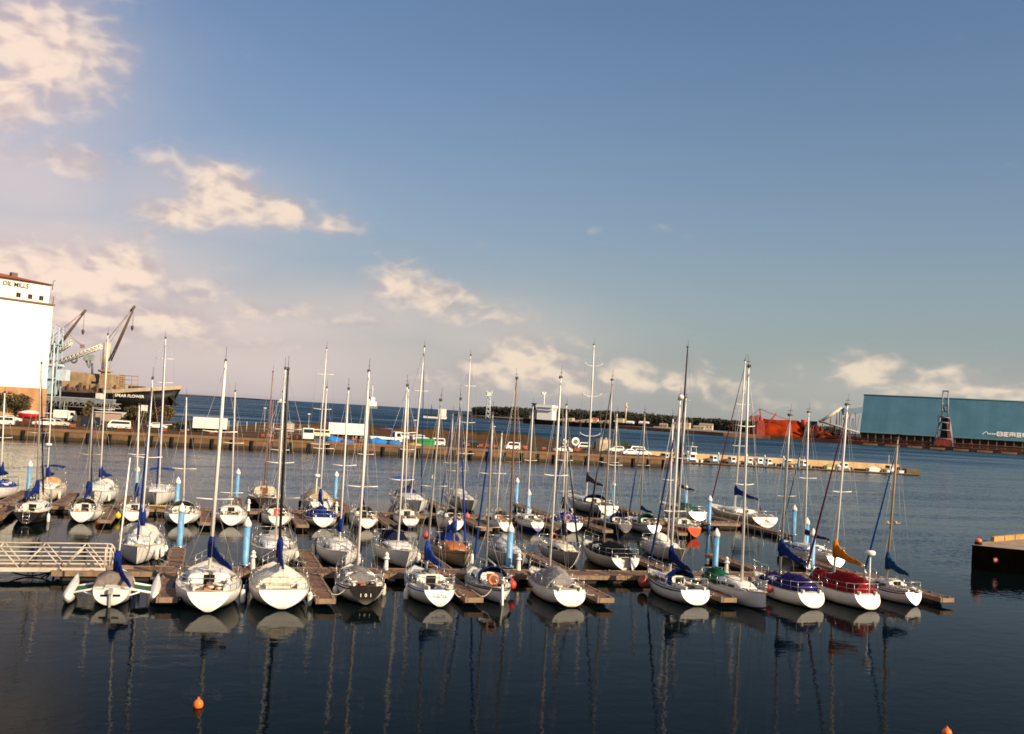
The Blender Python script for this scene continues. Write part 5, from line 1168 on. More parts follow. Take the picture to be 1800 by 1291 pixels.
def deck_crane(x, ztop, jx, jz, lab=None):
    b = MB(); b.tube([(x, 0, 9), (x, 0, 17.6)], [1.75, 1.6], 14); b.lathe([(1.7, 17.0), (2.6, 17.3), (2.6, 17.9), (1.6, 18.)], 14, (x, 0, 0))
    b.build('crane_pedestal', M_stan, sh)
    b = MB(); b.tube([(x, 0, 18.), (x, 0, ztop)], [1.55, 1.35], 10); b.box(x - 1.9, x - 1., -1.2, 1.2, 20.5, 23.5); b.box(x - 1.2, x + 1.2, -1, 1, ztop, ztop + .5)
    c = b.build('crane_tower', M('crane_grey', (.50, .45, .37), .6, var=.2, scale=.4, streak=.4), sh)
    b = MB()
    for y in (-.9, .9): b.tube([(x + 1.5, y, 21.5), (lerp(x + 1.5, jx, .5), y * .8, lerp(21.5, jz, .5)), (jx, y * .3, jz)], [.28, .34, .2], 5)
    for k in range(9): f = k / 8; b.tube([(lerp(x + 1.5, jx, f), -.9 + .6 * f, lerp(21.5, jz, f)), (lerp(x + 1.5, jx, min(f + .1, 1)), .9 - .6 * f, lerp(21.5, jz, min(f + .1, 1)))], .12, 4)
    b.tube([(jx - 1.2, 0, jz - 1.6), (jx + .3, 0, jz + .5)], .5, 6); b.build('crane_jib', M('jib_brown', (.10, .065, .045), .7), c)
    b = MB()
    for y in (-.4, .4): b.tube([(x - .6, y, ztop + .5), (jx, y * .5, jz + .3)], .07, 4); b.tube([(jx - .2, y * .5, jz), (jx - .1, y * .5, jz - 7)], .05, 4)
    b.tube([(x + .9, 0, ztop), (jx - .6, 0, jz)], .06, 4); b.build('crane_cable', M('cable_rust', (.30, .18, .14), .7), c)
    b = MB(); b.lathe([(.1, -8.9), (.45, -8.3), (.62, -7.6), (.4, -7.), (.1, -6.9)], 8, (jx - .15, 0, jz)); b.build('hook_block', M('hook_dark', (.06, .04, .03), .6), c)
deck_crane(-28.8, 28.2, -19.8, 42.2)
deck_crane(-51.5, 26.5, -38.2, 39.6)

# ------------------------------------------------------------------ open sea, far shore
def ship_hull(mb, L, B, z0, z1, bow=.2, mi=0):
    rings = []
    for f in (0, .05, .2, .6, 1 - bow, 1 - bow * .4, 1):
        w = B / 2 * (1 if .05 < f <= 1 - bow else .8 if f <= .05 else max(1 - ((f - 1 + bow) / bow) ** 2, .03)); zt = z1 * (1 + .3 * max(0, (f - .7) / .3)) + (.2 * z1 if f < .2 else 0)
        rings.append([(f * L, -w, zt), (f * L - (f > .9) * .03 * L, -w * .85, z0), (f * L - (f > .9) * .03 * L, w * .85, z0), (f * L, w, zt)])
    mb.loft(rings, mi, False)
cs = thing('coaster_ship', 'coaster with big white bridge block and black funnel at far pier', 'ship', (18, 1128, 0), R(-20))
b = MB(); ship_hull(b, 110, 15, -1, 5.); b.build('hull', M_sblk, cs)
b = MB(); b.box(17, 35, -8, 8, 5.6, 19.4); b.box(16.5, 35.6, -11, 11, 19.403, 22.2); b.prism([(17, 16), (17, 19.4), (35, 19.4), (35, 16)], -9.6, 9.6); b.build('bridge_block', M('bridge_white', (.85, .84, .80), .5, var=.04), cs)
b = MB(); b.box(16.4, 16.48, -10, 10, 20.3, 21.4); b.build('bridge_window', M_glass, cs)
b = MB(); b.box(7, 13, -5.5, 5.5, 5.5, 14); b.box(11, 16.9, -6, 6, 5.5, 17); b.build('casing', M('casing_grey', (.38, .34, .30), .6), cs)
b = MB(); b.tube([(10.5, 0, 14), (10.2, 0, 23)], [2.2, 1.7], 10); b.box(7.5, 13, -2, 2, 22.5, 23.6); b.build('funnel', M_rubber, cs)
b = MB(); b.tube([(22, 0, 22), (22, 0, 36)], [.9, .5], 6); b.tube([(22, -4, 34), (22, 4, 34)], .5, 5); b.ball((20.5, -3, 35.5), 1.6, 8); b.ball((22, 2.5, 36), 1.3, 8); b.build('radar_mast', M_white, cs)
b = MB()
for k in range(9): b.box(40 + k * 7, 44 + k * 7, -5, 5, 5, 7.4 + (k % 3))
b.build('deck_cargo', M('deck_buff', (.45, .36, .26), .7), cs)
ws = thing('work_ship', 'low dark work ship with pale mast right of the coaster', 'ship', (128, 1215, 0), R(-22))
b = MB(); ship_hull(b, 52, 10, -1, 6.5); b.build('hull', M_sblk, ws)
b = MB(); b.box(6, 14, -4, 4, 7, 12); b.tube([(16, 0, 7), (16, 0, 32)], .9, 5); b.box(-1.5 + 16, 17.5, -2, 2, 26, 28); b.build('deckhouse', M('buff_paint', (.62, .52, .34), .6), ws)
tb = thing('tour_boat', 'black and white excursion boat on open water left of centre', 'ship', (-94, 1080, 0), R(5))
b = MB(); ship_hull(b, 26, 6, -.5, 2., .25); b.build('hull', M('tour_white', (.75, .73, .68), .5), tb)
b = MB(); b.box(1, 15.5, -2.6, 2.6, 2.4, 4.6); b.tube([(8.5, 0, 4.6), (8.5, 0, 15)], .35, 5); b.tube([(4, 0, 4.6), (8.5, 0, 12)], .12, 4); b.tube([(14, 0, 4.6), (8.5, 0, 12)], .12, 4); b.build('dark_superstructure', M('tour_dark', (.03, .03, .035), .5), tb)
b = MB(); b.box(16.2, 25, -2.7, 2.7, 2.5, 11.); b.box(16.0, 24.4, -2.75, 2.75, 6.4, 7.); b.build('wheelhouse', M_white, tb)
sp_ = thing('patrol_ship', 'small white ship with mast at the horizon centre left', 'ship', (-470, 3240, 0), R(60))
b = MB(); ship_hull(b, 60, 14, -1, 7); b.build('hull', M('grey_hull', (.18, .2, .22), .5), sp_)
b = MB(); b.box(8, 45, -6, 6, 8, 22); b.box(16, 36, -5, 5, 22.003, 36); b.tube([(26, 0, 36), (26, 0, 75)], [2.2, .8], 5); b.tube([(26, -6, 60), (26, 6, 60)], .8, 4); b.build('superstructure', M('bridge_white', (.85, .84, .80), .5, var=.04), sp_)
sb = thing('distant_yacht', 'tiny white boat on horizon left of the black mast', 'boat', (-880, 3740, 0), R(0))
b = MB(); ship_hull(b, 34, 10, -1, 5); b.build('hull', M_white, sb); b = MB(); b.box(6, 24, -4, 4, 6, 14, 0, .3); b.build('cabin', M_white, sb)
bt = thing('beacon_tower', 'thin pale lattice beacon tower on the far breakwater', 'tower', (-25.4, 1180, 2.5))
b = MB()
for x in (-2.6, 2.6):
    for y in (-2.6, 2.6): b.tube([(x, y, 0), (x * .55, y * .55, 29)], .55, 4)
for k in range(5):
    z = k * 5.6; 
    for y in (-2.3, 2.3): b.tube([(-2.4, y, z), (2.2, y, z + 5.6)], .35, 4); b.tube([(2.4, y, z), (-2.2, y, z + 5.6)], .35, 4)
b.build('lattice', M('beacon_paint', (.50, .58, .62), .6), bt)
b = MB(); b.box(-3.6, 3.6, -3, 3, 27, 28); b.box(-2.5, 2.5, -2, 2, 28.003, 32); b.tube([(-3, 0, 28), (-3.4, 0, 34)], .4, 4); b.tube([(3, 0, 28), (3.4, 0, 34)], .4, 4); b.build('lantern_room', M('beacon_head', (.66, .68, .66), .6), bt)

def shore(name, pts, depth, z, mats):
    b = MB(); n = len(pts)
    top = [(x, y, z) for x, y in pts] + [(x + dx, y + dy, z) for (x, y), (dx, dy) in zip(reversed(pts), reversed(depth))]
    m = len(top); b.add(top, [tuple(range(m))], 0)
    b.add([(x, y, -3) for x, y in pts] + [(x, y, z) for x, y in pts], [(i, i + 1, i + 1 + n, i + n) for i in range(n - 1)], 1)
    return structure(name, b, mats)
shore('breakwater', [(-52, 1560), (0, 1420), (70, 1290), (130, 1185), (217, 995), (262, 985)], [(30, 900)] * 6, 3.6, [M('breakwater_top', (.21, .17, .135), .9, var=.25, scale=.02), M('breakwater_wall', (.20, .10, .05), .9, var=.4, scale=.1)])
shore('spit', [(-95, 1700), (-60, 1640), (0, 1600), (120, 1400)], [(200, 500)] * 4, 4.2, [M('spit_top', (.22, .19, .15), .9, scale=.02), M('spit_bank', (.24, .15, .08), .9, scale=.05)])
shore('ore_quay', [(262, 985), (300, 975), (338, 955), (392, 925), (425, 903), (470, 880), (560, 830)], [(150, 500)] * 7, 3.4, [M('ore_ground', (.11, .05, .03), .95, var=.4, scale=.03), M('ore_wall', (.065, .024, .014), .9, var=.5, scale=.1)])
b = MB(); b.add([(-3300, 9000, 15), (-2700, 8800, 13), (-2200, 8600, 8), (-1900, 8600, 0), (-3700, 9000, 0)], [(0, 1, 2, 3, 4)]); b.add([(-3300, 9000, 15), (-2700, 8800, 13), (-2200, 8600, 8), (-2200, 9400, 0), (-3300, 9900, 0)], [(0, 1, 2, 3, 4)])
structure('far_coast', b, M('far_coast', (.22, .19, .17), .95))
# fenders along the ore quay
for k in range(9):
    f = k / 8; x = lerp(348, 486, f); y = lerp(948, 869, f)
    b = MB(); b.box(-6.4, 6.4, -.8, .3, .2, 1.9); o = b.build('quay_timber', M('timber_fender', (.40, .20, .10), .85, var=.35, scale=.3), None, (x, y - .9, 0), math.atan2(-79, 138))
    tag(o, 'long tan timber fender low on ore quay, %s from the left' % ('first', 'second', 'third', 'fourth', 'fifth', 'sixth', 'seventh', 'eighth', 'ninth')[k], 'fender', 'timber fenders on the ore quay')

# woods behind the breakwater
b = MB(); rg = random.Random(5)
prof = [(-62, 1660, 13.), (-40, 1640, 16.), (0, 1620, 18), (100, 1600, 20), (190, 1560, 21.5), (280, 1540, 18), (330, 1500, 17), (400, 1500, 19), (520, 1500, 15)]
for k in range(5200):
    i = rg.randrange(len(prof) - 1); f = rg.random(); x = lerp(prof[i][0], prof[i + 1][0], f); y = lerp(prof[i][1], prof[i + 1][1], f) + rg.uniform(0, 60); H0 = lerp(prof[i][2], prof[i + 1][2], f)
    H0 *= .9 + .06 * math.sin(x * .13) * math.sin(x * .049 + 1) + rg.uniform(-.04, .05)
    z = 3.5 + H0 * rg.uniform(.05, 1) ** .8
    leaves(b, (x, y, min(z, 3 + H0)), (3.4, 3.4, 2.), 7, 1.35, rg)
for i in range(len(prof) - 1):
    (x0, y0, h0), (x1, y1, h1) = prof[i], prof[i + 1]; b.add([(x0, y0 + 25, 3), (x1, y1 + 25, 3), (x1, y1 + 25, h1 * .86), (x0, y0 + 25, h0 * .86)], [(0, 1, 2, 3)])
w_ = b.build('woods', M_pine); tag(w_, 'dark pine wood along the far shore behind breakwater', 'woods', None, 'stuff')
def house(label, x, y, w, d, h_, col, roofc=(.3, .25, .2), gable=True, z=3.9):
    o = thing('shore_building', label, 'building', (x, y, z), R(-20), 'buildings along the far shore')
    b = MB(); b.box(-w / 2, w / 2, 0, d, 0, h_); b.build('wall', M('render', col, .7, var=.1), o)
    b = MB()
    if gable: b.add([(-w / 2 - .4, -.4, h_ + .003), (w / 2 + .4, -.4, h_ + .003), (w / 2 + .4, d + .4, h_ + .003), (-w / 2 - .4, d + .4, h_ + .003), (-w / 2, d / 2, h_ + 2.2), (w / 2, d / 2, h_ + 2.2)], [(0, 1, 5, 4), (2, 3, 4, 5), (1, 2, 5), (3, 0, 4)])
    else: b.box(-w / 2 - .2, w / 2 + .2, -.2, d, h_ + .003, h_ + .5); b.box(w * .2, w * .3, d * .4, d * .6, h_ + .5, h_ + 3)
    b.build('roof', M('roof', roofc, .7), o)
    b = MB(); n = max(int(w / 4), 1)
    for k in range(n): xx = -w / 2 + (k + .5) * w / n; b.box(xx - .7, xx + .7, -.06, -.005, h_ * .45, h_ * .75)
    b.build('window', M_glass, o)
house('long cream flat-roofed building in front of the far wood', 222, 1265, 20, 10, 7.5, (.62, .52, .36), gable=False)
house('cream two-level house right of long cream building', 252, 1262, 17, 9, 6.2, (.6, .5, .36))
house('low tan sheds left of the cream two-level house', 238, 1235, 13, 6, 2.8, (.5, .38, .26))
house('white house with bright roof left of the long building', 172, 1262, 12, 8, 4.2, (.55, .46, .38), (.7, .66, .6))
house('small white-roofed cottage before the wood', 158, 1290, 9, 7, 3.6, (.6, .56, .5), (.75, .72, .66))
house('low pink shed left of the long cream building', 199, 1270, 10, 6, 3.2, (.42, .28, .22))
house('tiny brown shed leftmost along far shore', 141, 1300, 7, 6, 3.2, (.36, .26, .2))
house('white hut behind the work ship', 112, 1300, 10, 6, 5, (.62, .58, .5), (.5, .1, .06))
# ------------------------------------------------------------------ ore yard
def pile(label, x, y, rx, ry, hz, col, flat=.25, seed=0):
    rg = random.Random(seed); b = MB(); rings = []; n = 40
    ph = [rg.uniform(0, 6) for _ in range(6)]
    for i in range(9):
        k = i / 8; q = 1 - k * (1 - flat) if k < 1 else flat
        rings.append([(rx * q * math.cos(a) * (1 + .06 * math.sin(5 * a + ph[0]) + .03 * math.sin(11 * a + ph[1])), ry * q * math.sin(a) * (1 + .08 * math.sin(4 * a + ph[2])), hz * k * (1 + .05 * math.sin(3 * a + ph[3] + k * 3))) for a in [2 * PI * j / n for j in range(n)]])
    b.loft(rings, 0, True)
    return tag(b.build('ore_pile', M('red_ore', col, .95, var=.45, scale=.10, bump=.9, spec=.04), None, (x, y, 3.3)), label, 'ore pile', 'red ore piles on the far quay')
pile('largest bright red ore pile with long flat crest', 281, 1016, 37, 21, 16.2, (.27, .030, .007), .55, 1)
pile('orange-red shoulder pile right of the largest pile', 310, 1012, 24, 15, 12., (.25, .040, .010), .35, 2)
pile('small red ore heap under sloping conveyor', 319, 992, 10, 8, 8., (.30, .035, .012), .2, 3)
pile('low brown-red spill bank along quay right', 336, 985, 26, 9, 4.5, (.10, .026, .014), .4, 4)
rc = thing('ore_reclaimer', 'red bucket reclaimer crane with raised boom on the ore pile', 'crane', (256, 1002, 3.4), R(-10))
M_rr = M('reclaimer_red', (.36, .05, .03), .6, var=.3, scale=.4)
b = MB(); b.box(-4, 4, -4, 4, 0, 12); b.tube([(0, 0, 12), (0, 0, 18)], 2.2, 8); b.box(-10, -3, -2, 2, 14, 18); b.box(-3, 3, -2.5, 2.5, 11, 15); b.build('machine_house', M_rr, rc)
b = MB(); truss(b, (-12, 0, 15), (-1, 0, 18), 2, 2.5, 5, .35); b.tube([(0, 0, 16), (-1.5, 0, 26.5)], .7, 5); b.tube([(-1.5, 0, 26.5), (8, 0, 23), (30, 0, 16)], .32, 4); b.tube([(-1.5, 0, 26.5), (-12, 0, 17)], .3, 4); truss(b, (3, 0, 5), (15, 0, 22), 1.6, 1.6, 7, .3); b.build('boom', M_rr, rc)
oc = thing('ore_crusher', 'dark hopper house with rusty scaffold behind small red heap', 'hopper', (309, 1000, 3.4), R(-20))
b = MB(); b.box(-5, 4, -4, 4, 5, 17, 0, .1); b.box(-7, 6, -5, 5, 0, 4.9); b.build('house', M('crusher_dark', (.05, .045, .05), .7), oc)
b = MB(); truss(b, (-8, -5.5, 0), (6, -5.5, 0), 1.5, 12, 5, .35); b.build('scaffold', M_rr, oc)
b = MB(); b.tube([(-9, 0, 10), (-9, 0, 18)], 3.4, 8); b.build('chute', M('ore_chute', (.42, .07, .03), .7), oc)
cv = thing('inclined_conveyor', 'pale enclosed conveyor climbing right to transfer tower', 'conveyor', (311, 988, 3.4))
b = MB(); b.tube([(0, 0, 16.3), (21, -4, 31.8)], 1.5, 6, flat=(.9, 1.1)); b.build('gallery', M('conveyor_cream', (.66, .58, .44), .6, var=.15), cv)
b = MB(); b.tube([(-2, -4, 17.5), (36, -14, 8)], 1.1, 5); b.build('return_gallery', M('conveyor_grey', (.36, .34, .28), .7, var=.2), cv)
b = MB()
for x, z in ((2, 15), (10, 23.), (16, 27), (24, 10), (30, 8)): b.tube([(x - 1.2, -3, 0), (x, -4, z)], .35, 4); b.tube([(x + 1.2, -3, 0), (x, -4, z)], .35, 4)
b.build('trestle', M('trestle_rust', (.16, .08, .05), .8), cv)
tt_ = thing('transfer_tower', 'blue-grey transfer tower of legs left of warehouse', 'tower', (336, 985, 3.4))
b = MB()
for x in (-5, 3, 9):
    for y in (-3, 3): b.tube([(x, y, 0), (x, y, 28)], .4, 4)
    b.tube([(x, -3, 2), (x + 4, -3, 26)], .25, 4)
b.build('leg', M('tower_steel', (.10, .12, .15), .7), tt_)
b = MB(); b.box(-3, 8, -4, 4, 25., 32); b.prism([(8, 26), (16, 28), (16, 33.5), (8, 32)], -3, 3); b.build('head_house', M('head_blue', (.14, .21, .27), .6), tt_)
b = MB(); b.tube([(1, -4, 25), (-3, -5, 20)], 1.6, 6); b.box(4, 7, -4.6, -4.05, 22, 26.); b.build('chute', M('chute_buff', (.4, .33, .26), .7), tt_)

# ------------------------------------------------------------------ teal storage shed
wh = thing('storage_shed', 'huge steep teal-roofed storage shed with white roof lettering', 'warehouse', (351, 985, 3.4), math.atan2(-.5, 1))
LWH = 260
M_teal = M('teal_sheet', (.050, .150, .215), .6, var=.13, scale=.06, streak=.22)
t = NT(M_teal.node_tree); b_ = t.n['Principled BSDF']; src = b_.inputs['Base Color'].links[0].from_socket
xx = t.sep(t.new('ShaderNodeTexCoord').outputs['Object'])[0]; pn = t.new('ShaderNodeTexWhiteNoise', noise_dimensions='1D'); t.put(pn.inputs['W'], t.m('FLOOR', t.m('DIVIDE', xx, 6.1)))
fr = t.m('FRACT', t.m('DIVIDE', xx, 6.1))
src = t.mix(t.rng(pn.outputs['Value'], 0, 1, 0, .22), src, (.03, .10, .16)); src = t.mix(t.rng(fr, .0, .08, .35, 0), src, (.02, .07, .11))
t.put(b_.inputs['Base Color'], src)
b = MB(); b.add([(0, 0, 9.2), (LWH, 0, 9.2), (LWH, 22, 46.8), (0, 22, 46.8), (0, 44, 9.2), (LWH, 44, 9.2)], [(0, 1, 2, 3), (3, 2, 5, 4), (0, 3, 4), (1, 5, 2)]); b.build('roof', M_teal, wh)
b = MB(); b.tube([(-.5, 22, 46.9), (LWH, 22, 46.9)], .8, 5); b.box(-.6, LWH, -1.0, .2, 8.6, 9.6); b.build('eave_trim', M('eave_teal', (.17, .33, .34), .6), wh)
b = MB(); b.box(.5, LWH, 1.5, 43, 0, 8.6); b.build('base_wall', M('shed_dark_wall', (.05, .04, .035), .9), wh)
b = MB()
for k in range(36): b.box(k * 7.2, k * 7.2 + 1.1, -.2, 1.45, 0, 8.59)
b.build('column', M('shed_column', (.20, .15, .10), .8), wh)
# white block lettering and logo on the roof slope
slope = math.atan2(37.6, 22)
def on_roof(x, v): return Vector((x, v * math.cos(slope) - .5 * math.sin(slope), 9.2 + v * math.sin(slope) + .5 * math.cos(slope)))
b = MB()
def stroke(x0, v0, x1, v1, w=.9):
    d = Vector((x1 - x0, v1 - v0)); n = Vector((-d.y, d.x)).normalized() * w / 2
    q = [(x0 + n.x, v0 + n.y), (x1 + n.x, v1 + n.y), (x1 - n.x, v1 - n.y), (x0 - n.x, v0 - n.y)]
    vs = [on_roof(x, v) for x, v in q]; low = [p + Vector((0, .25, -.2)) for p in vs]
    b.add(vs + low, [(0, 1, 2, 3), (0, 1, 5, 4), (1, 2, 6, 5), (2, 3, 7, 6), (3, 0, 4, 7)])
G = [[(0, 0, 0, 5), (0, 5, 4, 5), (4, 5, 4, 0), (0, 0, 4, 0), (0, 2.5, 4, 2.5)], [(0, 0, 4, 0), (2, 0, 2, 5), (0, 5, 4, 5), (0, 2.6, 4, 2.6), (.4, .2, .4, 4)], [(0, 5, 4, 5), (0, 0, 0, 5), (4, 0, 4, 5), (2, 0, 2, 5), (0, 2.5, 4, 2.5)], [(0, 0, 4, 0), (0, 5, 4, 5), (1, 0, 1, 5), (3, 0, 3, 5), (0, 2.5, 4, 2.5)], [(0, 0, 0, 5), (4, 0, 4, 5), (0, 5, 4, 5), (0, 1.4, 4, 1.4), (0, 3.2, 4, 3.2)]]
X0 = 123.
for k in range(12):
    for x0, v0, x1, v1 in G[k % 5]: stroke(X0 + k * 5.4 + x0 * 1.05, 3.9 + v0 * .8, X0 + k * 5.4 + x1 * 1.05, 3.9 + v1 * .8, .85)
b.build('roof_lettering', M('roof_white', (.86, .84, .78), .5, var=.04), wh)
b = MB(); stroke(X0 - 13, 4.6, X0 - 9.5, 7.8, .6); stroke(X0 - 9.5, 7.8, X0 - 6, 4.6, .6)
for k in range(4): stroke(X0 - 8.5 + k * 2., 4.9, X0 - 7.4 + k * 2., 6.2, 1.2)
b.build('roof_logo', M('logo_pale', (.62, .70, .72), .5), wh)
# yard machinery in front of the shed
mc = thing('quay_conveyor', 'rust-brown belt conveyor line along the ore quay front', 'conveyor', (347, 962, 3.4), math.atan2(-75, 130))
b = MB(); truss(b, (-36, 0, 1.2), (170, 0, 1.2), 2.5, 2.2, 60, .28); b.box(-36, 170, -1, 1, 1.8, 2.6); b.build('belt_frame', M('belt_rust', (.12, .04, .025), .85, var=.5), mc)
b = MB()
for k in range(16): b.box(-30 + k * 12.3, -27 + k * 12.3, 3, 6, 0, 2.5 + (k * 5 % 3)); 
b.build('hopper_box', M('hopper_rust', (.20, .06, .04), .85, var=.5), mc)
# ship unloader
un = thing('ship_unloader', 'tall grey and red gantry unloader on the quay before shed', 'crane', (411, 930, 3.4), math.atan2(-70, 130))
b = MB()
for x in (-8, 8):
    for y in (-6, 6): b.tube([(x, y, 0), (x * .45, y * .5, 27)], .75, 5)
for z in (7, 15, 22, 27): w = 8 - z * .16; b.tube([(-w, -6, z), (w, -6, z)], .5, 4); b.tube([(-w, 6, z), (w, 6, z)], .5, 4)
for x in (-2.7, 2.7): 
    for y in (-2, 2): b.tube([(x, y, 27), (x * .85, y, 52)], .55, 4)
for z in (32, 38, 44, 51.5): b.box(-2.9, 2.9, -2.2, 2.2, z, z + 1.1)
b.build('gantry', M('unloader_grey', (.20, .24, .27), .6, var=.25), un)
b = MB(); b.box(-3.4, 3.4, -4, 4, 8, 22, 0, .45); b.box(-4.6, 3.2, -3, 3, 23, 28); b.build('hopper', M('hopper_black', (.03, .02, .02), .8), un)
b = MB(); b.box(-6.6, 6.6, -6.2, 5, .6, 7.8); b.box(3.4, 5.2, -6, -4, 8, 26); b.build('drive_house', M_rr, un)
b = MB(); b.tube([(0, -4, 33), (0, -14, 37)], .8, 5); b.box(-5.5, -3.8, -7, -5, 22, 29); b.build('boom', M('unloader_blue', (.10, .16, .22), .6), un)

# ------------------------------------------------------------------ right-hand jetty
jp = [(38.7, 81.6), (41.7, 85.1), (62, 102.5), (62, 70)]
b = MB(); b.add([(x, y, 2.0) for x, y in jp] + [(x, y, -2) for x, y in jp], [(0, 1, 2, 3)], 0); b.add([(x, y, 2.0) for x, y in jp] + [(x, y, -2) for x, y in jp], [(i, (i + 1) % 4, (i + 1) % 4 + 4, i + 4) for i in range(4)], 1)
j = thing('jetty', 'black-sided concrete jetty with timber kerb at right edge', 'jetty', (0, 0, 0))
b.build('block', [M('jetty_top', (.30, .22, .14), .85, var=.3, scale=.8), M('tarred_wall', (.004, .0035, .002), 1., spec=.0, var=.4, scale=.7)], j)
b = MB(); a_, c_ = Vector((42.2, 85.3, 2.0)), Vector((61.8, 102.1, 2.0)); n = 12
for k in range(n):
    p, q = a_.lerp(c_, k / n), a_.lerp(c_, (k + .94) / n); sd = Vector((.64, -.77, 0)) * .15
    b.add([p - sd, q - sd, q + sd, p + sd] + [v + Vector((0, 0, .42)) for v in (p - sd, q - sd, q + sd, p + sd)], [(3, 2, 1, 0), (4, 5, 6, 7), (0, 1, 5, 4), (1, 2, 6, 5), (2, 3, 7, 6), (3, 0, 4, 7)])
b.build('timber_kerb', M('kerb_timber', (.46, .27, .08), .8, var=.3, scale=1.), j)
o = thing('marker_lamp', 'small orange marker lamp on the left corner of jetty', 'lamp', (39.45, 82.1, 2.0))
b = MB(); b.lathe([(.3, .003), (.28, .2), (.05, .24)], 10); b.build('base', M_rubber, o)
b = MB(); b.lathe([(.3, .22), (.26, .42), (.12, .5), (.02, .52)], 10); b.build('lens', M_orange, o)
o = thing('wall_reflector', 'small red and white reflector fixed on jetty black wall', 'reflector', (40.05, 80.35, 1.02), math.atan2(-11.6, 23.3))
b = MB(); b.tube([(0, .05, 0), (0, -.12, 0)], .2, 10); b.build('ring', M_red, o)
b = MB(); b.tube([(0, -.12, .03), (0, -.15, .03)], .11, 8); b.build('glass', M_white, o)

# ------------------------------------------------------------------ sea
def water_mat():
    m, t, b = begin('sea_water')
    geo = t.new('ShaderNodeNewGeometry').outputs['Position']
    mp = t.new('ShaderNodeMapping', vector_type='TEXTURE'); mp.inputs['Rotation'].default_value = (0, 0, A17); mp.inputs['Location'].default_value = (0, 62.9, 0); t.put(mp.inputs['Vector'], geo)
    loc = mp.outputs[0]; x, y, z = t.sep(loc)
    # ruffled water outside the berths, glassy water between and in front of the boats
    edge = t.m('ADD', t.m('MULTIPLY', t.noise(loc, .035, 3, .6), 26.), -13.)
    far = t.rng(t.m('ADD', y, edge), 40., 74., 0, 1, True)
    right = t.rng(t.m('ADD', x, edge), 28., 56., 0, .75, True)
    open_ = t.rng(y, 90., 480., 0, 1, True)
    calm = t.m('MAXIMUM', far, right)
    gust = t.rng(t.noise(t.vm('ADD', t.scalev(loc, (.022, .16, 0)), t.comb(0., t.m('MULTIPLY', t.noise(loc, .03, 2), 1.2), 0.)), 1., 4, .62), .34, .66, .25, 1.15, True)
    gust2 = t.rng(t.noise(t.vm('ADD', t.scalev(loc, (.0035, .016, 0)), t.comb(0., t.m('MULTIPLY', t.noise(loc, .004, 2), 1.5), 0.)), 1., 5, .65), .32, .68, .35, 1.15, True)
    n1 = t.noise(t.scalev(loc, (.8, 1.1, 0)), 1., 3, .55, .4)
    n2 = t.noise(t.scalev(loc, (2.6, 3.4, 0)), 1., 3, .6)
    n3 = t.noise(t.scalev(loc, (.22, .34, 0)), 1., 2, .5)
    n4 = t.noise(t.scalev(loc, (.16, .6, 0)), 1., 4, .6, .6)
    hgt = t.m('MULTIPLY', n1, t.rng(calm, 0, 1, .010, .03))
    hgt = t.m('ADD', hgt, t.m('MULTIPLY', n2, t.rng(calm, 0, 1, .0028, .012)))
    hgt = t.m('ADD', hgt, t.m('MULTIPLY', n3, t.rng(calm, 0, 1, .016, .03)))
    hgt = t.m('ADD', hgt, t.m('MULTIPLY', n4, t.m('ADD', t.m('MULTIPLY', calm, .03), .004)))
    bn = t.new('ShaderNodeBump'); bn.inputs['Distance'].default_value = 1.
    bn.inputs['Strength'].default_value = 1.; t.put(bn.inputs['Height'], hgt)
    # short wind chop with steeper faces towards the harbour, felt even where single waves are finer than the view resolves
    cn = t.new('ShaderNodeTexNoise'); t.put(cn.inputs['Vector'], t.scalev(loc, (1.3, 2.1, 0))); cn.inputs['Scale'].default_value = 1.; cn.inputs['Detail'].default_value = 3
    cx, cy, cz = t.sep(t.vm('SUBTRACT', cn.outputs['Color'], (.5, .5, .5)))
    amp = t.m('MULTIPLY', t.m('ADD', t.m('MULTIPLY', calm, .60), t.m('MULTIPLY', open_, .30)), t.m('ADD', t.m('MULTIPLY', gust, t.m('SUBTRACT', 1., open_)), t.m('MULTIPLY', gust2, open_)))
    sy = t.m('MULTIPLY', t.m('ADD', t.m('ABSOLUTE', t.m('MULTIPLY', cy, 1.6)), t.rng(open_, 0, 1, 0, .2)), t.m('MULTIPLY', amp, -1.))
    chop = t.comb(t.m('MULTIPLY', cx, t.m('MULTIPLY', amp, .9)), sy, 0.)
    nn = t.vm('NORMALIZE', t.vm('ADD', bn.outputs[0], chop))
    t.l.new(nn, b.inputs['Normal'])
    t.put(b.inputs['Base Color'], t.mix(open_, (.0015, .004, .005), (.006, .020, .028)))
    t.put(b.inputs['Roughness'], t.rng(calm, 0, 1, .02, .09))
    b.inputs['IOR'].default_value = 1.333; t.put(b.inputs['Specular IOR Level'], t.rng(calm, 0, 1, .04, .20))
    return m
b = MB(); n = 64; Rw = 26000
b.add([(Rw * math.cos(2 * PI * k / n), Rw * math.sin(2 * PI * k / n), 0) for k in range(n)], [tuple(range(n))])
structure('water', b, water_mat())

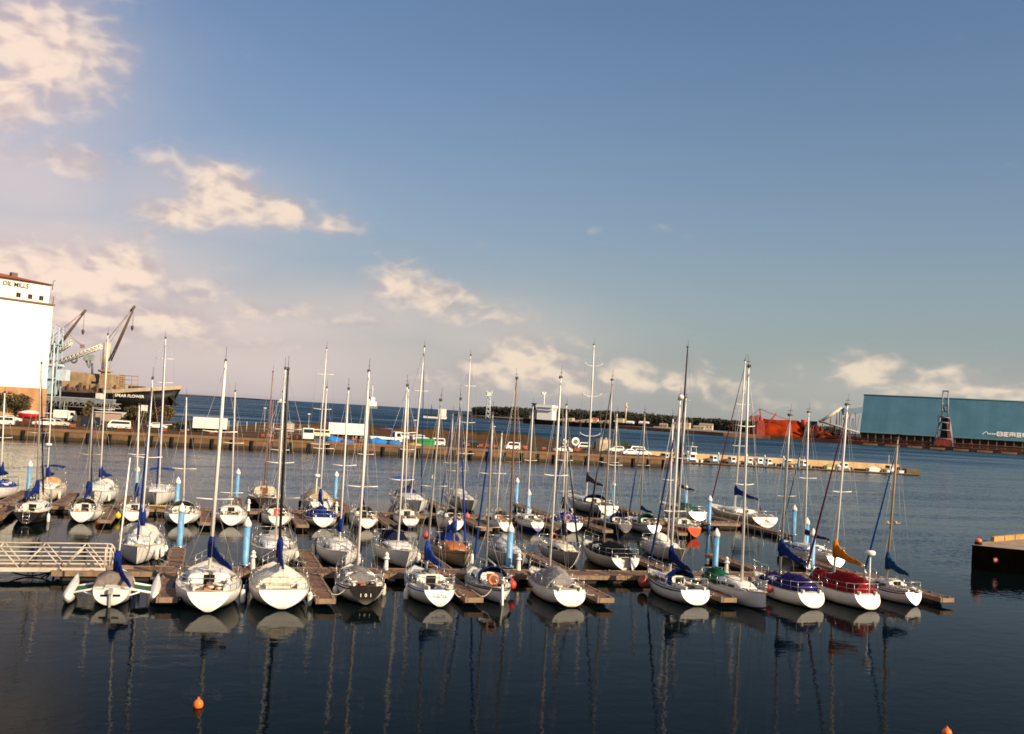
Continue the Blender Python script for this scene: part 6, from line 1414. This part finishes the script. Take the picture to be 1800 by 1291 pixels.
# ------------------------------------------------------------------ sky
SUN_AZ, SUN_EL = 127., 27.      # clockwise from +Y (view direction)
w = bpy.data.worlds.new('World'); scn.world = w; w.use_nodes = True
t = NT(w.node_tree); bg = t.n['Background']
sky = t.new('ShaderNodeTexSky', sky_type='NISHITA'); sky.sun_disc = False; sky.sun_elevation = R(SUN_EL); sky.sun_rotation = R(SUN_AZ)
sky.air_density = 1.3; sky.dust_density = 1.6; sky.ozone_density = 2.2; sky.altitude = 0
dirv = t.new('ShaderNodeTexCoord').outputs['Generated']
dx, dy, dz = t.sep(dirv)
az = t.m('MULTIPLY', t.m('ARCTAN2', dx, dy), 57.29578); el = t.m('MULTIPLY', t.m('ARCSINE', dz), 57.29578)
p2 = t.comb(az, el, 0.)
wn = t.new('ShaderNodeTexNoise'); t.put(wn.inputs['Vector'], t.scalev(p2, (.22, .4, 0))); wn.inputs['Scale'].default_value = 1.; wn.inputs['Detail'].default_value = 4
pw_ = t.vm('ADD', p2, t.vm('MULTIPLY', t.vm('SUBTRACT', wn.outputs['Color'], (.5, .5, .5)), (2.6, 1.6, 0)))
BL = [(-26.8, 17.2, 2.9, 2.3, 1.), (-28.2, 14.6, 1.8, 1.5, .9), (-22.6, 17.3, .8, .9, .5), (-24.6, 12., 2.4, .75, .66), (-28., 11.6, 1.6, 1.1, .5), (-20.2, 12.3, 1.7, .9, .5),
      (-17.1, 11.3, 1.7, 1.2, 1.05), (-18.6, 10.1, 2.3, .7, .9), (-13.9, 10.6, 1.5, .95, .9), (-15.6, 10.3, 2., .7, .8), (-10.8, 10.1, 1.8, .6, .7), (-12.2, 10.2, 1.4, .6, .6), (-20.5, 8.8, 1., .7, .45),
      (-25.8, 5.0, 4.6, 2.1, 1.1), (-21.9, 6.6, 1.9, 1.25, 1.15), (-18.6, 5.6, 2., .8, .7), (-20.5, 4., 4., 1.2, .72), (-13.5, 5.2, 3., .8, .55), (-15.5, 3.2, 3., .6, .5), (-9., 4.8, 2.6, .6, .5),
      (-7., 7., 1.9, 1.3, .74), (-4.2, 6.6, 1.8, .85, .85), (-1.6, 5.4, 2.6, .8, .55), (1.2, 3., 2.4, 1.25, 1.05), (-1., 2.2, 2.4, .8, .85), (3.3, 2.2, 1.6, .8, .85), (-4.6, 1.8, 1.2, .5, .5),
      (6.6, 2.35, 1.6, .8, 1.), (9.6, 2.3, 1.1, .65, .85), (11.1, 2.7, .6, .9, .75), (13.2, 2.2, 2.2, .45, .6), (19.7, 3.6, 1.3, .95, 1.05), (18.2, 3.0, 1.5, .5, .65), (23.8, 3.1, 2.4, .65, .95), (26.2, 2.5, 2.2, .7, 1.), (21.8, 2.3, 3., .5, .6), (15., 1.4, 4., .5, .4), (4.6, 10.9, .5, .35, .42), (8.6, 11., 1., .3, .3), (-2., 9.6, .5, .3, .4)]
HZ = [(-25., 6., 8., 3.6, .85), (-15., 4., 9., 2.2, .78), (-9., 5., 8., 2., .6), (-27., 10.5, 5.5, 2.6, .6), (-28.5, 14.5, 6.5, 6., .46), (-15., 2.2, 13., 2.4, .74), (-2., 4.6, 7., 2.2, .55), (-20., 10.5, 7., 2.6, .42), (2., 2.4, 6., 1.4, .4), (22., 2.3, 8., 1.3, .35)]
tot = None
for a, e, ra, re, wt in BL:
    v = t.vm('MULTIPLY', t.vm('SUBTRACT', pw_, (a, e, 0)), (1 / ra, 1 / re, 0))
    g_ = t.m('MULTIPLY', t.m('POWER', 2.71828, t.m('MULTIPLY', t.vm('DOT_PRODUCT', v, v), -.52)), wt)
    tot = g_ if tot is None else t.m('MAXIMUM', tot, g_)
veil = None
for a, e, ra, re, wt in HZ:
    v = t.vm('MULTIPLY', t.vm('SUBTRACT', pw_, (a, e, 0)), (1 / ra, 1 / re, 0))
    g_ = t.m('MULTIPLY', t.m('POWER', 2.71828, t.m('MULTIPLY', t.vm('DOT_PRODUCT', v, v), -.8)), wt)
    veil = g_ if veil is None else t.m('MAXIMUM', veil, g_)
def fbm(off):
    c = t.vm('ADD', t.scalev(p2, (.27, .46, 0)), off)
    bl = t.noise(c, 1.7, 2, .45, .3)
    return t.m('ADD', t.m('MULTIPLY', t.noise(c, 1., 6, .5, .2), .78), t.m('MULTIPLY', t.m('SUBTRACT', .62, t.m('ABSOLUTE', t.m('SUBTRACT', t.m('MULTIPLY', bl, 2.), 1.))), .34))
f0 = fbm((0, 0, 0)); f1 = fbm((-.08, -.26, 0))
behind = t.rng(t.m('ABSOLUTE', az), 34., 60., 0, .33, True)      # broken cloud elsewhere in the sky
cover = t.m('MAXIMUM', tot, t.m('MULTIPLY', behind, t.rng(el, 1., 9., .7, 1.4)))
dens = t.m('ADD', cover, t.m('MULTIPLY', t.m('SUBTRACT', f0, .5), 1.0))
alpha = t.m('MULTIPLY', t.rng(dens, .20, .95, 0, 1, True), t.rng(el, -.3, .5))
lit = t.rng(t.m('ADD', t.m('MULTIPLY', t.m('SUBTRACT', f0, f1), 2.6), t.m('MULTIPLY', dens, .75)), .12, .92, 0, 1, True)
warm = t.rng(az, -28., 12.)
cl_hi = t.mix(warm, (.70, .555, .455), (.60, .505, .39)); cl_lo = t.mix(warm, (.42, .335, .34), (.31, .295, .285))
ccol = t.mix(lit, cl_lo, cl_hi)
# clear sky: physical sky, strength as for daylight, with thin haze low down
skyc = t.vm('MULTIPLY', sky.outputs[0], (.050, .061, .074))
hz = t.m('MULTIPLY', t.m('POWER', 2.71828, t.m('MULTIPLY', t.m('MAXIMUM', el, 0.), -.105)), t.rng(az, -30., 28., .92, .74))
hcol = t.mix(warm, (.37, .31, .335), (.315, .318, .308))
base = t.mix(hz, skyc, hcol)
base = t.mix(t.m('MULTIPLY', veil, t.rng(el, -.3, .3)), base, t.mix(warm, (.60, .475, .44), (.43, .405, .37)))
full = t.mix(t.m('MULTIPLY', alpha, .93), base, ccol)
t.put(bg.inputs['Color'], full); bg.inputs['Strength'].default_value = 1.
try: w.cycles.sampling_method = 'MANUAL'; w.cycles.sample_map_resolution = 512
except Exception: pass

sd = Vector((math.sin(R(SUN_AZ)) * math.cos(R(SUN_EL)), math.cos(R(SUN_AZ)) * math.cos(R(SUN_EL)), math.sin(R(SUN_EL))))
sun = bpy.data.lights.new('sun', 'SUN'); sun.energy = 5.0; sun.angle = R(.55); sun.color = (1., .80, .56)
so = bpy.data.objects.new('sun', sun); COL.objects.link(so); so.rotation_euler = sd.to_track_quat('Z', 'Y').to_euler(); so.location = (60, -60, 60)

# ------------------------------------------------------------------ camera
cam = bpy.data.cameras.new('camera'); cam.sensor_width = 36; cam.lens = 34.6; cam.clip_start = .5; cam.clip_end = 60000
co = bpy.data.objects.new('camera', cam); COL.objects.link(co); co.location = (0, 0, 10.6)
co.rotation_euler = (Matrix.Rotation(PI / 2 + R(2.69), 4, 'X') @ Matrix.Rotation(R(3.34), 4, 'Z')).to_euler()
scn.camera = co
scn.view_settings.view_transform = 'Standard'; scn.view_settings.look = 'None'; scn.view_settings.gamma = 1.; scn.view_settings.exposure = .5
scn.cycles.max_bounces = 6; scn.cycles.glossy_bounces = 3; scn.cycles.diffuse_bounces = 2; scn.cycles.caustics_reflective = False; scn.cycles.caustics_refractive = False
scn.cycles.filter_width = 1.7
